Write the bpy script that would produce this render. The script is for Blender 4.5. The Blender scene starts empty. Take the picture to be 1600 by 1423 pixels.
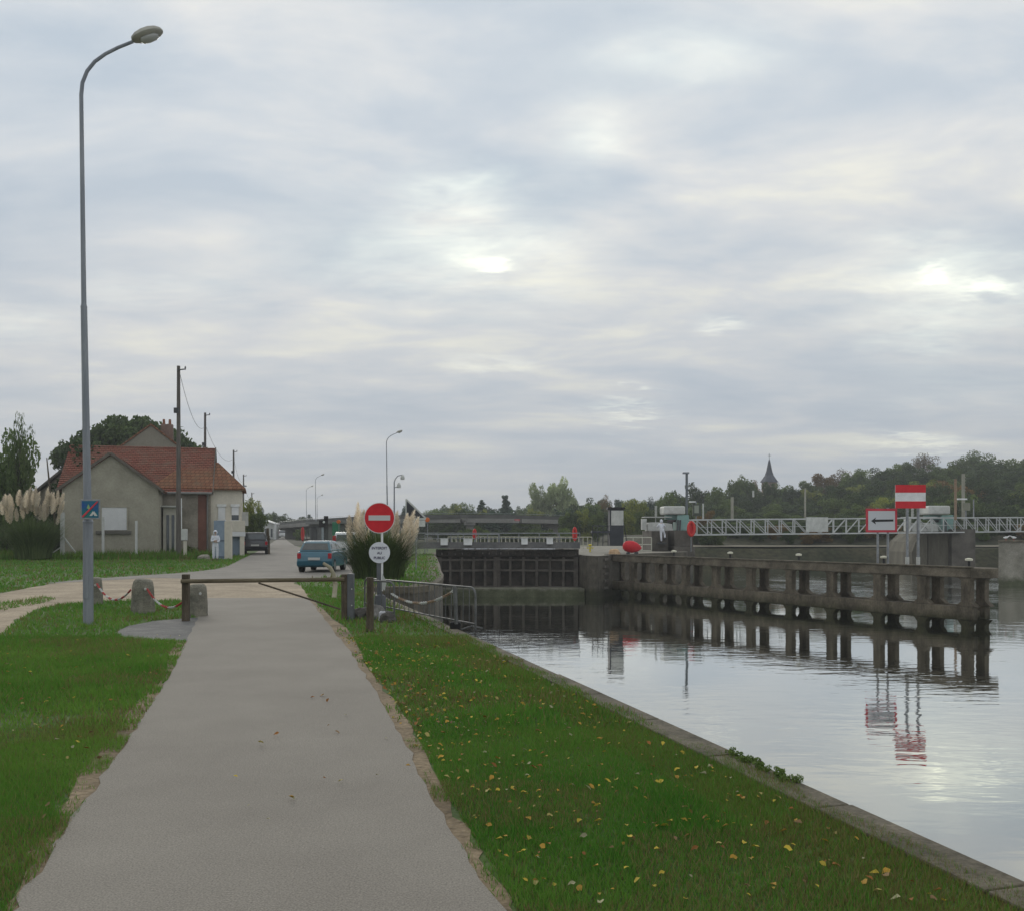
import bpy, bmesh, math, random
import numpy as np
from mathutils import Vector, Matrix, geometry
R = math.radians
sc = bpy.context.scene
COL = sc.collection
# ------------------------------------------------------------------ camera
F, H, CX, HY = 1450.0, 1.6, 800.0, 828.0          # focal length in photo pixels, eye height, centre column, horizon row
cam_d = bpy.data.cameras.new("camera"); cam = bpy.data.objects.new("camera", cam_d); COL.objects.link(cam)
cam.location = (0, 0, H); cam.rotation_euler = (R(90), 0, 0)
cam_d.sensor_width = 36; cam_d.lens = 36 * F / 1600; cam_d.shift_y = (HY - 711.5) / 1600
cam_d.clip_start = 0.1; cam_d.clip_end = 6000
sc.camera = cam
# ------------------------------------------------------------------ world: overcast
SUN_EL, SUN_AZ = R(20), R(-21)                       # azimuth measured from +Y towards +X
world = bpy.data.worlds.new("World"); sc.world = world; world.use_nodes = True
nt = world.node_tree; nt.nodes.clear()
def N(t, **k):
    n = nt.nodes.new(t)
    for a, b in k.items(): setattr(n, a, b)
    return n
def L(a, b): nt.links.new(a, b)
def M(op, a, b=None, c=None, clamp=False):
    n = N('ShaderNodeMath', operation=op); n.use_clamp = clamp
    for i, v in enumerate((a, b, c)):
        if v is None: continue
        if isinstance(v, (int, float)): n.inputs[i].default_value = v
        else: L(v, n.inputs[i])
    return n.outputs[0]
tc = N('ShaderNodeTexCoord'); sep = N('ShaderNodeSeparateXYZ'); L(tc.outputs['Generated'], sep.inputs[0])
vx, vy, vz = sep.outputs
den = M('ADD', M('MAXIMUM', M('ABSOLUTE', vz), 0.0), 0.13)
comb = N('ShaderNodeCombineXYZ'); L(M('DIVIDE', vx, den), comb.inputs[0]); L(M('DIVIDE', vy, den), comb.inputs[1])
def noise_w(scale, detail, rough, dist, off):
    mp = N('ShaderNodeMapping'); mp.inputs['Location'].default_value = off; mp.inputs['Scale'].default_value = (0.8, 1.25, 1)
    mp.inputs['Rotation'].default_value = (0, 0, R(-14))
    L(comb.outputs[0], mp.inputs[0]); n = N('ShaderNodeTexNoise'); L(mp.outputs[0], n.inputs['Vector'])
    n.inputs['Scale'].default_value = scale; n.inputs['Detail'].default_value = detail
    n.inputs['Roughness'].default_value = rough; n.inputs['Distortion'].default_value = dist
    return n.outputs['Fac']
n1 = noise_w(0.85, 6, 0.56, 0.3, (3.1, 1.7, 0)); n2 = noise_w(2.4, 5, 0.55, 0.35, (7.3, 0.4, 0))
cl = M('ADD', M('MULTIPLY', n1, 0.56), M('MULTIPLY', n2, 0.44))
ramp = N('ShaderNodeValToRGB'); L(cl, ramp.inputs[0]); e = ramp.color_ramp.elements
e[0].position = 0.37; e[0].color = (0.435, 0.505, 0.58, 1)
e[1].position = 0.63; e[1].color = (0.87, 0.85, 0.73, 1)
m = e.new(0.46); m.color = (0.53, 0.58, 0.63, 1)
m = e.new(0.54); m.color = (0.66, 0.675, 0.68, 1)
# a little darker and greyer towards the horizon
hz = M('SMOOTH_MIN', M('MULTIPLY', M('MAXIMUM', vz, 0.0), 2.4), 1.0, 0.3)
grey = N('ShaderNodeMixRGB', blend_type='MIX'); L(M('ADD', 0.35, M('MULTIPLY', hz, 0.75), clamp=True), grey.inputs[0])
grey.inputs[1].default_value = (0.42, 0.46, 0.515, 1); L(ramp.outputs[0], grey.inputs[2])
lift = N('ShaderNodeMixRGB', blend_type='MULTIPLY'); lift.inputs[0].default_value = 1; L(grey.outputs[0], lift.inputs[1])
top = N('ShaderNodeCombineXYZ')
tv = M('ADD', 0.91, M('MULTIPLY', hz, 0.16))
for i in range(3): L(tv, top.inputs[i])
L(top.outputs[0], lift.inputs[2])
# thin places in the cloud deck where the low sun comes through
ga = M('DIVIDE', vx, M('MAXIMUM', vy, 0.05)); gb = M('DIVIDE', vz, M('MAXIMUM', vy, 0.05))
spots = [(762, 414, .012, .008, .45), (752, 407, .024, .014, .16), (740, 395, .11, .055, .20), (700, 300, .045, .025, .26), (1450, 430, .014, .008, .45), (1545, 452, .04, .010, .40),
         (1050, 80, .09, .035, .15), (925, 205, .04, .035, .18), (990, 628, .035, .006, .2), (975, 655, .04, .006, .2), (1440, 692, .06, .008, .2),
         (1130, 505, .03, .008, .16), (240, 455, .08, .016, .08), (1430, 525, .06, .02, .14), (1500, 440, .12, .045, .26), (20, 510, .06, .02, .1), (770, 565, .04, .008, .12), (1500, 600, .1, .03, .05),
         (560, 380, .16, .05, .06)]
acc = None
wb = M('MULTIPLY', M('SUBTRACT', noise_w(3.2, 4, 0.6, 0.2, (2.2, 9.1, 0)), 0.5), 0.13); wb2 = M('MULTIPLY', M('SUBTRACT', noise_w(6.0, 4, 0.6, 0.2, (5.2, 3.3, 0)), 0.5), 0.07)
ga = M('ADD', ga, wb); gb = M('ADD', gb, wb2)
for px, py, sa, sb, am in spots:
    u = M('DIVIDE', M('SUBTRACT', ga, (px - CX) / F), sa); v = M('DIVIDE', M('SUBTRACT', gb, (HY - py) / F), sb)
    g = M('MULTIPLY', M('EXPONENT', M('MULTIPLY', M('ADD', M('MULTIPLY', u, u), M('MULTIPLY', v, v)), -1.0)), am)
    acc = g if acc is None else M('ADD', acc, g)
n3 = noise_w(4.5, 4, 0.6, 0.4, (1.2, 5.1, 0))
acc = M('MULTIPLY', acc, M('MULTIPLY', M('SUBTRACT', n3, 0.18, clamp=True), 3.0))
acc = M('MULTIPLY', acc, M('GREATER_THAN', vy, 0.05))
glow = N('ShaderNodeMixRGB', blend_type='ADD'); glow.inputs[0].default_value = 1
L(lift.outputs[0], glow.inputs[1])
gc = N('ShaderNodeCombineXYZ'); L(M('MULTIPLY', acc, 1.0), gc.inputs[0]); L(M('MULTIPLY', acc, 0.98), gc.inputs[1]); L(M('MULTIPLY', acc, 0.66), gc.inputs[2])
L(gc.outputs[0], glow.inputs[2])
bg = N('ShaderNodeBackground'); L(glow.outputs[0], bg.inputs[0]); bg.inputs[1].default_value = 1.04
sky = N('ShaderNodeTexSky', sky_type='NISHITA'); sky.sun_disc = False; sky.sun_elevation = SUN_EL; sky.sun_rotation = SUN_AZ
sky.air_density = 1.0; sky.dust_density = 1.0
bg2 = N('ShaderNodeBackground'); L(sky.outputs[0], bg2.inputs[0]); bg2.inputs[1].default_value = 0.10
mix = N('ShaderNodeMixShader'); mix.inputs[0].default_value = 0.985; L(bg2.outputs[0], mix.inputs[1]); L(bg.outputs[0], mix.inputs[2])
out = N('ShaderNodeOutputWorld'); L(mix.outputs[0], out.inputs[0])
# ------------------------------------------------------------------ sun behind cloud, exposure
sd = bpy.data.lights.new("sun", 'SUN'); sd.energy = 1.1; sd.angle = R(22); sd.color = (1.0, 0.95, 0.86)
so = bpy.data.objects.new("sun", sd); COL.objects.link(so)
sdir = Vector((math.sin(SUN_AZ) * math.cos(SUN_EL), math.cos(SUN_AZ) * math.cos(SUN_EL), math.sin(SUN_EL)))
so.rotation_euler = sdir.to_track_quat('Z', 'Y').to_euler(); so.location = sdir * 100
sc.view_settings.view_transform = 'Standard'; sc.view_settings.look = 'None'; sc.view_settings.exposure = 0.10; sc.view_settings.gamma = 1.0
sc.cycles.max_bounces = 6; sc.cycles.diffuse_bounces = 2; sc.cycles.glossy_bounces = 3; sc.cycles.transparent_max_bounces = 6
sc.cycles.use_denoising = True
# ------------------------------------------------------------------ helpers
WZ = -2.6                                            # water level
def G(px, py, z=0.0):
    Y = (H - z) * F / (py - HY); return Vector(((px - CX) / F * Y, Y, z))
def W(px, py, Y): return Vector(((px - CX) / F * Y, Y, H - (py - HY) / F * Y))
def tag(o, label=None, cat=None, group=None, kind=None):
    if label: o['label'] = label
    if cat: o['category'] = cat
    if group: o['group'] = group
    if kind: o['kind'] = kind
    return o
def thing(name, loc, label, cat, group=None, rz=0.0):
    o = bpy.data.objects.new(name, None); COL.objects.link(o); o.empty_display_size = 0.3
    o.location = loc; o.rotation_euler = (0, 0, rz)
    return tag(o, label, cat, group)
def link_mesh(name, me, mats, parent=None, loc=None):
    for mt in (mats if isinstance(mats, (list, tuple)) else [mats]): me.materials.append(mt)
    o = bpy.data.objects.new(name, me); COL.objects.link(o)
    if parent: o.parent = parent
    if loc is not None: o.location = loc
    return o
def inv(parent):
    m_ = Matrix.Translation(parent.location) @ Matrix.Rotation(parent.rotation_euler[2], 4, 'Z'); q = parent.parent
    while q is not None: m_ = Matrix.Translation(q.location) @ Matrix.Rotation(q.rotation_euler[2], 4, 'Z') @ m_; q = q.parent
    return m_.inverted()
class MB:
    def __init__(s): s.v = []; s.f = []; s.m = []; s.cur = 0
    def add(s, vs, fs):
        b = len(s.v); s.v += [Vector(p) for p in vs]; s.f += [tuple(i + b for i in f) for f in fs]; s.m += [s.cur] * len(fs); return s
    def box(s, a, b):
        x0, y0, z0 = a; x1, y1, z1 = b
        return s.add([(x0,y0,z0),(x1,y0,z0),(x1,y1,z0),(x0,y1,z0),(x0,y0,z1),(x1,y0,z1),(x1,y1,z1),(x0,y1,z1)],
                     [(0,3,2,1),(4,5,6,7),(0,1,5,4),(1,2,6,5),(2,3,7,6),(3,0,4,7)])
    def obox(s, p, ex, ey, ez):                      # corner p and three edge vectors
        p, ex, ey, ez = map(Vector, (p, ex, ey, ez))
        vs = [p, p+ex, p+ex+ey, p+ey, p+ez, p+ex+ez, p+ex+ey+ez, p+ey+ez]
        fs = [(0,3,2,1),(4,5,6,7),(0,1,5,4),(1,2,6,5),(2,3,7,6),(3,0,4,7)]
        if ex.cross(ey).dot(ez) < 0: fs = [f[::-1] for f in fs]
        return s.add(vs, fs)
    def bar(s, a, b, w, h=None, up=(0,0,1)):         # rectangular bar from a to b
        a, b = Vector(a), Vector(b); d = (b - a).normalized(); up = Vector(up)
        if abs(d.dot(up)) > 0.99: up = Vector((0, 1, 0))
        sx = d.cross(up).normalized(); uz = sx.cross(d).normalized(); h = h or w
        return s.obox(a - sx * w / 2 - uz * h / 2, sx * w, b - a, uz * h)
    def tube(s, pts, r, n=8, cap=True):
        pts = [Vector(p) for p in pts]; rr = r if isinstance(r, (list, tuple)) else [r] * len(pts)
        vs = []; prev = None
        for i, p in enumerate(pts):
            d = (pts[min(i+1, len(pts)-1)] - pts[max(i-1, 0)]).normalized()
            if prev is None:
                ref = Vector((1,0,0)) if abs(d.x) < 0.9 else Vector((0,1,0)); a = d.cross(ref).normalized()
            else: a = (prev - d * prev.dot(d)).normalized()
            prev = a; b = d.cross(a)
            vs += [p + (a * math.cos(2*math.pi*k/n) + b * math.sin(2*math.pi*k/n)) * rr[i] for k in range(n)]
        fs = [(i*n+k, i*n+(k+1)%n, (i+1)*n+(k+1)%n, (i+1)*n+k) for i in range(len(pts)-1) for k in range(n)]
        if cap: fs += [tuple(range(n))[::-1], tuple((len(pts)-1)*n+k for k in range(n))]
        return s.add(vs, fs)
    def prism(s, poly, ext):                         # planar polygon (3D pts) extruded by ext
        poly = [Vector(p) for p in poly]; ext = Vector(ext); n = len(poly)
        nn = Vector((0,0,0))
        for i in range(n): nn += poly[i].cross(poly[(i+1) % n])
        a, b = tuple(range(n)), tuple(range(n, 2*n))
        fs = [a[::-1], b] + [(i, (i+1) % n, n+(i+1) % n, n+i) for i in range(n)]
        if nn.dot(ext) < 0: fs = [f[::-1] for f in fs]
        return s.add(poly + [p + ext for p in poly], fs)
    def lathe(s, prof, c, n=16, ax='Z'):
        c = Vector(c); vs = []
        for r_, h_ in prof:
            for k in range(n):
                ca, sa = math.cos(2*math.pi*k/n)*r_, math.sin(2*math.pi*k/n)*r_
                vs.append(c + (Vector((ca, sa, h_)) if ax == 'Z' else Vector((ca, h_, -sa)) if ax == 'Y' else Vector((h_, ca, sa))))
        fs = [(i*n+k, i*n+(k+1)%n, (i+1)*n+(k+1)%n, (i+1)*n+k) for i in range(len(prof)-1) for k in range(n)]
        fs += [tuple(range(n))[::-1], tuple((len(prof)-1)*n+k for k in range(n))]
        return s.add(vs, fs)
    def build(s, name, mats, parent=None, local=False, smooth=False, bevel=0, origin=None):
        me = bpy.data.meshes.new(name); loc = None
        if parent is not None and not local: mi = inv(parent); vs = [mi @ p for p in s.v]
        elif parent is None and not local:
            if origin is None:
                zs = min(p.z for p in s.v); origin = Vector((sum(p.x for p in s.v)/len(s.v), sum(p.y for p in s.v)/len(s.v), zs))
            loc = Vector(origin); vs = [p - loc for p in s.v]
        else: vs = s.v
        me.from_pydata([tuple(p) for p in vs], [], s.f)
        o = link_mesh(name, me, mats, parent, loc)
        if any(s.m): me.polygons.foreach_set('material_index', s.m)
        me.polygons.foreach_set('use_smooth', [bool(smooth)] * len(me.polygons))
        me.update()
        if smooth: auto_smooth(me)
        if bevel:
            b = o.modifiers.new('bevel', 'BEVEL'); b.width = bevel; b.segments = 2; b.limit_method = 'ANGLE'
        return o
def auto_smooth(me, ang=40):
    bm = bmesh.new(); bm.from_mesh(me)
    for ed in bm.edges:
        if len(ed.link_faces) == 2 and ed.calc_face_angle(0) > R(ang): ed.smooth = False
    bm.to_mesh(me); bm.free()
def copy_tree(o, parent=None):
    kids = [c for c in list(ALLKIDS(o))]
    c = o.copy(); COL.objects.link(c); c.parent = parent
    for ch in kids: copy_tree(ch, c)
    return c
def ALLKIDS(o): return o.children
def np_mesh(name, V, Fc, cols=None):
    me = bpy.data.meshes.new(name); n, k = Fc.shape
    me.vertices.add(len(V)); me.vertices.foreach_set('co', V.astype(np.float32).ravel())
    me.loops.add(n*k); me.loops.foreach_set('vertex_index', Fc.astype(np.int32).ravel())
    me.polygons.add(n); me.polygons.foreach_set('loop_start', np.arange(n, dtype=np.int32)*k)
    me.polygons.foreach_set('loop_total', np.full(n, k, dtype=np.int32))
    if cols is not None:
        at = me.attributes.new('tint', 'FLOAT_COLOR', 'POINT'); c4 = np.ones((len(V), 4), np.float32); c4[:, :3] = cols
        at.data.foreach_set('color', c4.ravel())
    me.update(calc_edges=True); return me
# ------------------------------------------------------------------ materials
MATS = {}
def mat(name, c1, c2=None, scale=4.0, rough=0.8, metal=0.0, bump=0.0, bscale=None, detail=5, fine=0.0, stretch=(1,1,1), spec=0.3, pos=(0.35, 0.65), fscale=None):
    if name in MATS: return MATS[name]
    m = bpy.data.materials.new(name); m.use_nodes = True; t = m.node_tree; b = t.nodes['Principled BSDF']
    b.inputs['Roughness'].default_value = rough; b.inputs['Metallic'].default_value = metal; b.inputs['Specular IOR Level'].default_value = spec
    b.inputs['Base Color'].default_value = (*c1, 1)
    tcn = t.nodes.new('ShaderNodeTexCoord'); mp = t.nodes.new('ShaderNodeMapping'); t.links.new(tcn.outputs['Object'], mp.inputs[0]); mp.inputs['Scale'].default_value = stretch
    if c2:
        n = t.nodes.new('ShaderNodeTexNoise'); n.inputs['Scale'].default_value = scale; n.inputs['Detail'].default_value = detail; n.inputs['Roughness'].default_value = 0.62
        t.links.new(mp.outputs[0], n.inputs['Vector'])
        r_ = t.nodes.new('ShaderNodeValToRGB'); r_.color_ramp.elements[0].position = pos[0]; r_.color_ramp.elements[1].position = pos[1]
        r_.color_ramp.elements[0].color = (*c1, 1); r_.color_ramp.elements[1].color = (*c2, 1)
        t.links.new(n.outputs['Fac'], r_.inputs[0]); colo = r_.outputs[0]
        if fine:
            n2_ = t.nodes.new('ShaderNodeTexNoise'); n2_.inputs['Scale'].default_value = fscale or scale * 14; n2_.inputs['Detail'].default_value = 3
            t.links.new(mp.outputs[0], n2_.inputs['Vector'])
            mr = t.nodes.new('ShaderNodeMapRange'); mr.inputs[1].default_value = 0.3; mr.inputs[2].default_value = 0.7; mr.inputs[3].default_value = 1 - fine; mr.inputs[4].default_value = 1 + fine
            t.links.new(n2_.outputs['Fac'], mr.inputs[0])
            mx = t.nodes.new('ShaderNodeVectorMath'); mx.operation = 'SCALE'; t.links.new(colo, mx.inputs[0]); t.links.new(mr.outputs[0], mx.inputs['Scale']); colo = mx.outputs[0]
        t.links.new(colo, b.inputs['Base Color'])
    if bump:
        n = t.nodes.new('ShaderNodeTexNoise'); n.inputs['Scale'].default_value = bscale or scale * 5; n.inputs['Detail'].default_value = 4
        t.links.new(mp.outputs[0], n.inputs['Vector']); bn = t.nodes.new('ShaderNodeBump'); bn.inputs['Strength'].default_value = bump; bn.inputs['Distance'].default_value = 0.03
        t.links.new(n.outputs['Fac'], bn.inputs['Height']); t.links.new(bn.outputs[0], b.inputs['Normal'])
    MATS[name] = m; return m
def leafmat(name, c1, c2, scale=0.6, trans=0.25):
    """foliage: per-leaf tint attribute, lit through a little"""
    m = bpy.data.materials.new(name); m.use_nodes = True; t = m.node_tree; b = t.nodes['Principled BSDF']; o = t.nodes['Material Output']
    b.inputs['Roughness'].default_value = 0.7; b.inputs['Specular IOR Level'].default_value = 0.2
    at = t.nodes.new('ShaderNodeAttribute'); at.attribute_name = 'tint'
    oi = t.nodes.new('ShaderNodeObjectInfo')
    mx = t.nodes.new('ShaderNodeMixRGB'); mx.inputs[1].default_value = (*c1, 1); mx.inputs[2].default_value = (*c2, 1); t.links.new(at.outputs['Fac'], mx.inputs[0])
    mr = t.nodes.new('ShaderNodeMapRange'); mr.inputs[3].default_value = 0.75; mr.inputs[4].default_value = 1.2; t.links.new(oi.outputs['Random'], mr.inputs[0])
    vm = t.nodes.new('ShaderNodeVectorMath'); vm.operation = 'SCALE'; t.links.new(mx.outputs[0], vm.inputs[0]); t.links.new(mr.outputs[0], vm.inputs['Scale'])
    t.links.new(vm.outputs[0], b.inputs['Base Color'])
    tr = t.nodes.new('ShaderNodeBsdfTranslucent'); t.links.new(vm.outputs[0], tr.inputs[0])
    ms = t.nodes.new('ShaderNodeMixShader'); ms.inputs[0].default_value = trans
    t.links.new(b.outputs[0], ms.inputs[1]); t.links.new(tr.outputs[0], ms.inputs[2]); t.links.new(ms.outputs[0], o.inputs[0])
    return m
def tintmat(name, rough=0.8, trans=0.0):
    """colour straight from the tint attribute (grass blades, fallen leaves)"""
    m = bpy.data.materials.new(name); m.use_nodes = True; t = m.node_tree; b = t.nodes['Principled BSDF']; o = t.nodes['Material Output']
    b.inputs['Roughness'].default_value = rough; b.inputs['Specular IOR Level'].default_value = 0.15
    at = t.nodes.new('ShaderNodeAttribute'); at.attribute_name = 'tint'; t.links.new(at.outputs['Color'], b.inputs['Base Color'])
    if trans:
        tr = t.nodes.new('ShaderNodeBsdfTranslucent'); t.links.new(at.outputs['Color'], tr.inputs[0])
        ms = t.nodes.new('ShaderNodeMixShader'); ms.inputs[0].default_value = trans
        t.links.new(b.outputs[0], ms.inputs[1]); t.links.new(tr.outputs[0], ms.inputs[2]); t.links.new(ms.outputs[0], o.inputs[0])
    return m
def tilemat(name, c1, c2, c3, rot=0.0):
    m = bpy.data.materials.new(name); m.use_nodes = True; t = m.node_tree; b = t.nodes['Principled BSDF']; b.inputs['Roughness'].default_value = 0.85
    b.inputs['Specular IOR Level'].default_value = 0.2
    tcn = t.nodes.new('ShaderNodeTexCoord'); sp = t.nodes.new('ShaderNodeSeparateXYZ'); cb = t.nodes.new('ShaderNodeCombineXYZ')
    t.links.new(tcn.outputs['Object'], sp.inputs[0]); t.links.new(sp.outputs[0], cb.inputs[0]); t.links.new(sp.outputs[2], cb.inputs[1])
    br = t.nodes.new('ShaderNodeTexBrick'); t.links.new(cb.outputs[0], br.inputs['Vector'])
    br.inputs['Color1'].default_value = (*c1, 1); br.inputs['Color2'].default_value = (*c2, 1); br.inputs['Mortar'].default_value = (*[x * 0.45 for x in c1], 1)
    br.inputs['Scale'].default_value = 1; br.inputs['Brick Width'].default_value = 0.26; br.inputs['Row Height'].default_value = 0.22; br.inputs['Mortar Size'].default_value = 0.018
    n = t.nodes.new('ShaderNodeTexNoise'); n.inputs['Scale'].default_value = 1.6; n.inputs['Detail'].default_value = 7; n.inputs['Roughness'].default_value = 0.7; t.links.new(tcn.outputs['Object'], n.inputs['Vector'])
    rp = t.nodes.new('ShaderNodeValToRGB'); rp.color_ramp.elements[0].position = 0.46; rp.color_ramp.elements[1].position = 0.72; t.links.new(n.outputs['Fac'], rp.inputs[0])
    mx = t.nodes.new('ShaderNodeMixRGB'); t.links.new(rp.outputs[0], mx.inputs[0]); t.links.new(br.outputs[0], mx.inputs[1]); mx.inputs[2].default_value = (*c3, 1)
    t.links.new(mx.outputs[0], b.inputs['Base Color'])
    bn = t.nodes.new('ShaderNodeBump'); bn.inputs['Distance'].default_value = 0.05; t.links.new(br.outputs['Fac'], bn.inputs['Height']); bn.invert = True; t.links.new(bn.outputs[0], b.inputs['Normal'])
    return m
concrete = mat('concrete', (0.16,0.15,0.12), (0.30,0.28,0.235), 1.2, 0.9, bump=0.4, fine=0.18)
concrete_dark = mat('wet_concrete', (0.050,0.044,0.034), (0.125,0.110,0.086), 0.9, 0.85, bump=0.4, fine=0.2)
pierc = mat('weathered_concrete', (0.060,0.050,0.036), (0.165,0.138,0.10), 1.3, 0.9, bump=0.5, fine=0.22, stretch=(1,1,0.5))
deckc = mat('deck_concrete', (0.075,0.064,0.046), (0.18,0.152,0.113), 1.4, 0.9, bump=0.4, fine=0.2)
coping = mat('coping_stone', (0.070,0.062,0.044), (0.165,0.142,0.105), 2.6, 0.9, bump=0.6, fine=0.25)
wood = mat('weathered_wood', (0.055,0.042,0.028), (0.125,0.10,0.07), 3, 0.85, bump=0.5, stretch=(3,3,0.6), fine=0.2)
beamwood = mat('beam_wood', (0.085,0.068,0.04), (0.17,0.14,0.09), 3, 0.85, bump=0.4, stretch=(0.6,3,3), fine=0.2)
galv = mat('galvanised_steel', (0.20,0.21,0.22), (0.31,0.32,0.33), 6, 0.45, metal=0.6, fine=0.08)
lampgrey = mat('lamp_post_paint', (0.17,0.185,0.21), (0.27,0.285,0.305), 1.5, 0.5, stretch=(6,6,0.5), fine=0.06)
steel_dark = mat('dark_steel', (0.045,0.047,0.05), (0.09,0.092,0.095), 3, 0.6, metal=0.2, fine=0.15)
gatesteel = mat('gate_steel', (0.030,0.026,0.022), (0.075,0.062,0.05), 1.5, 0.75, metal=0.0, bump=0.3, fine=0.25)
gateedge = mat('gate_edge_steel', (0.075,0.066,0.055), (0.15,0.13,0.11), 1.8, 0.75, bump=0.3, fine=0.2)
white = mat('white_paint', (0.62,0.62,0.60), (0.75,0.75,0.74), 3, 0.5, fine=0.06)
palewhite = mat('off_white_paint', (0.42,0.43,0.40), (0.58,0.58,0.55), 2, 0.6, fine=0.08)
red = mat('red_paint', (0.52,0.012,0.022), (0.62,0.02,0.03), 3, 0.45, fine=0.05)
redfade = mat('faded_red', (0.45,0.03,0.05), (0.58,0.06,0.08), 3, 0.6)
black = mat('black_paint', (0.012,0.012,0.013), (0.03,0.03,0.03), 3, 0.6)
signback = mat('sign_back', (0.035,0.037,0.042), (0.065,0.067,0.072), 3, 0.6)
rubber = mat('rubber', (0.012,0.012,0.012), (0.025,0.025,0.025), 8, 0.9)
barrier_steel = mat('barrier_steel', (0.085,0.088,0.085), (0.16,0.16,0.155), 5, 0.55, metal=0.4, fine=0.15)
def waterline(m, z0=-2.25, z1=-1.85, tint=(0.35,0.40,0.28)):
    t = m.node_tree; b = t.nodes['Principled BSDF']; src = b.inputs['Base Color'].links[0].from_socket
    g = t.nodes.new('ShaderNodeNewGeometry'); s = t.nodes.new('ShaderNodeSeparateXYZ'); t.links.new(g.outputs['Position'], s.inputs[0])
    n = t.nodes.new('ShaderNodeTexNoise'); n.inputs['Scale'].default_value = 2.5; n.inputs['Detail'].default_value = 4; t.links.new(g.outputs['Position'], n.inputs['Vector'])
    a = t.nodes.new('ShaderNodeMath'); a.operation = 'MULTIPLY_ADD'; t.links.new(n.outputs['Fac'], a.inputs[0]); a.inputs[1].default_value = 0.5; t.links.new(s.outputs[2], a.inputs[2])
    r = t.nodes.new('ShaderNodeMapRange'); t.links.new(a.outputs[0], r.inputs[0]); r.inputs[1].default_value = z0+.25; r.inputs[2].default_value = z1+.25; r.inputs[3].default_value = 1; r.inputs[4].default_value = 0
    x = t.nodes.new('ShaderNodeMixRGB'); x.blend_type = 'MULTIPLY'; t.links.new(r.outputs[0], x.inputs[0]); t.links.new(src, x.inputs[1]); x.inputs[2].default_value = (*tint, 1); t.links.new(x.outputs[0], b.inputs['Base Color'])
for m__ in (pierc, concrete_dark, concrete): waterline(m__)
glass = mat('window_glass', (0.03,0.04,0.045), (0.06,0.07,0.075), 2, 0.08, spec=0.8)
# ================================================================== THE SETTING
rnd = random.Random(7)
NEAR_SL = -0.2957
quay_near = [(6.46,-10), (2.28,4.13), (-0.58,13.8), (-2.98,21.9), (-4.15,25.9)]
quay_head = [(-4.15,25.9), (-2.75,26.0), (-2.42,26.7), (-2.30,28.4), (-2.30,30.5), (-2.5,33.5), (-2.85,37), (-3.5,44.5), (-4.3,53), (-5.05,60.6), (-5.05,95)]
def sheet(name, pts, z, m, jit=0.0, step=0.35, kind='structure'):
    """flat ground sheet; its outline is roughened at jit metres"""
    P = [Vector((p[0], p[1], 0)) for p in pts]; o = []
    for i in range(len(P)):
        a, b = P[i], P[(i+1) % len(P)]; d = (b - a).length
        st = max(step, min(a.y, b.y) * 0.03) if jit else 1e9
        k = max(1, min(120, int(d / st)))
        for j in range(k):
            q = a.lerp(b, j / k)
            if jit: q += Vector((rnd.uniform(-jit, jit), rnd.uniform(-jit, jit), 0))
            o.append(Vector((q.x, q.y, z)))
    tris = geometry.tessellate_polygon([o])
    fs = []
    for t_ in tris:
        a, b, c = (o[i] for i in t_)
        fs.append(t_ if (b - a).cross(c - a).z > 0 else t_[::-1])
    me = bpy.data.meshes.new(name); me.from_pydata([tuple(p) for p in o], [], fs); me.update()
    ob = link_mesh(name, me, m); ob['kind'] = kind; return ob
ground_m = mat('turf', (0.042,0.088,0.018), (0.095,0.125,0.04), 0.8, 0.95, bump=0.6, bscale=18, fine=0.35)
land = sheet('ground', quay_near + quay_head[1:] + [(-700,95), (-700,-10)], 0.0, ground_m)
# far ground with the wooded hill on the right and the sloping bank
def ss(a, b, x):
    t = min(1, max(0, (x - a) / (b - a))); return t * t * (3 - 2 * t)
def hfun(x, y):
    h = 10.5 * ss(30, 105, x) * ss(125, 215, y) + 5 * ss(300, 700, y) * ss(-60, 60, x)
    if x > 13:
        if y < 112: bank = np.interp(y, [95, 99.5, 103, 108.5], [-3.2, -0.35, -0.15, 1.0])
        else: bank = 1.0
        h += bank * ss(13, 16, x) if bank > 0 else bank * ss(13, 16, x)
    return h
xs = sorted(set([-700,-400,-250,-150,-100,-60,-30,-10,0,10,13,14,15,16] + list(range(20, 200, 8)) + [220,260,320,400,600,900]))
ys = [95,96.5,98,99.5,101,103,105,107,108.5,112,120,126,134,142,150,160,170,180,190,200,215,240,280,340,420,520,700,1000,1600]
me = bpy.data.meshes.new('hills')
vs = [(x, y, hfun(x, y) + (rnd.uniform(-.12,.12) if y > 95 and x > 16 else 0)) for y in ys for x in xs]; nx = len(xs)
me.from_pydata(vs, [], [(j*nx+i, j*nx+i+1, (j+1)*nx+i+1, (j+1)*nx+i) for j in range(len(ys)-1) for i in range(nx-1)]); me.update()
hill_m = mat('hill_grass', (0.020,0.026,0.011), (0.066,0.058,0.034), 0.16, 0.95, bump=0.5, bscale=3, fine=0.4)
link_mesh('hills', me, hill_m)['kind'] = 'structure'
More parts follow.
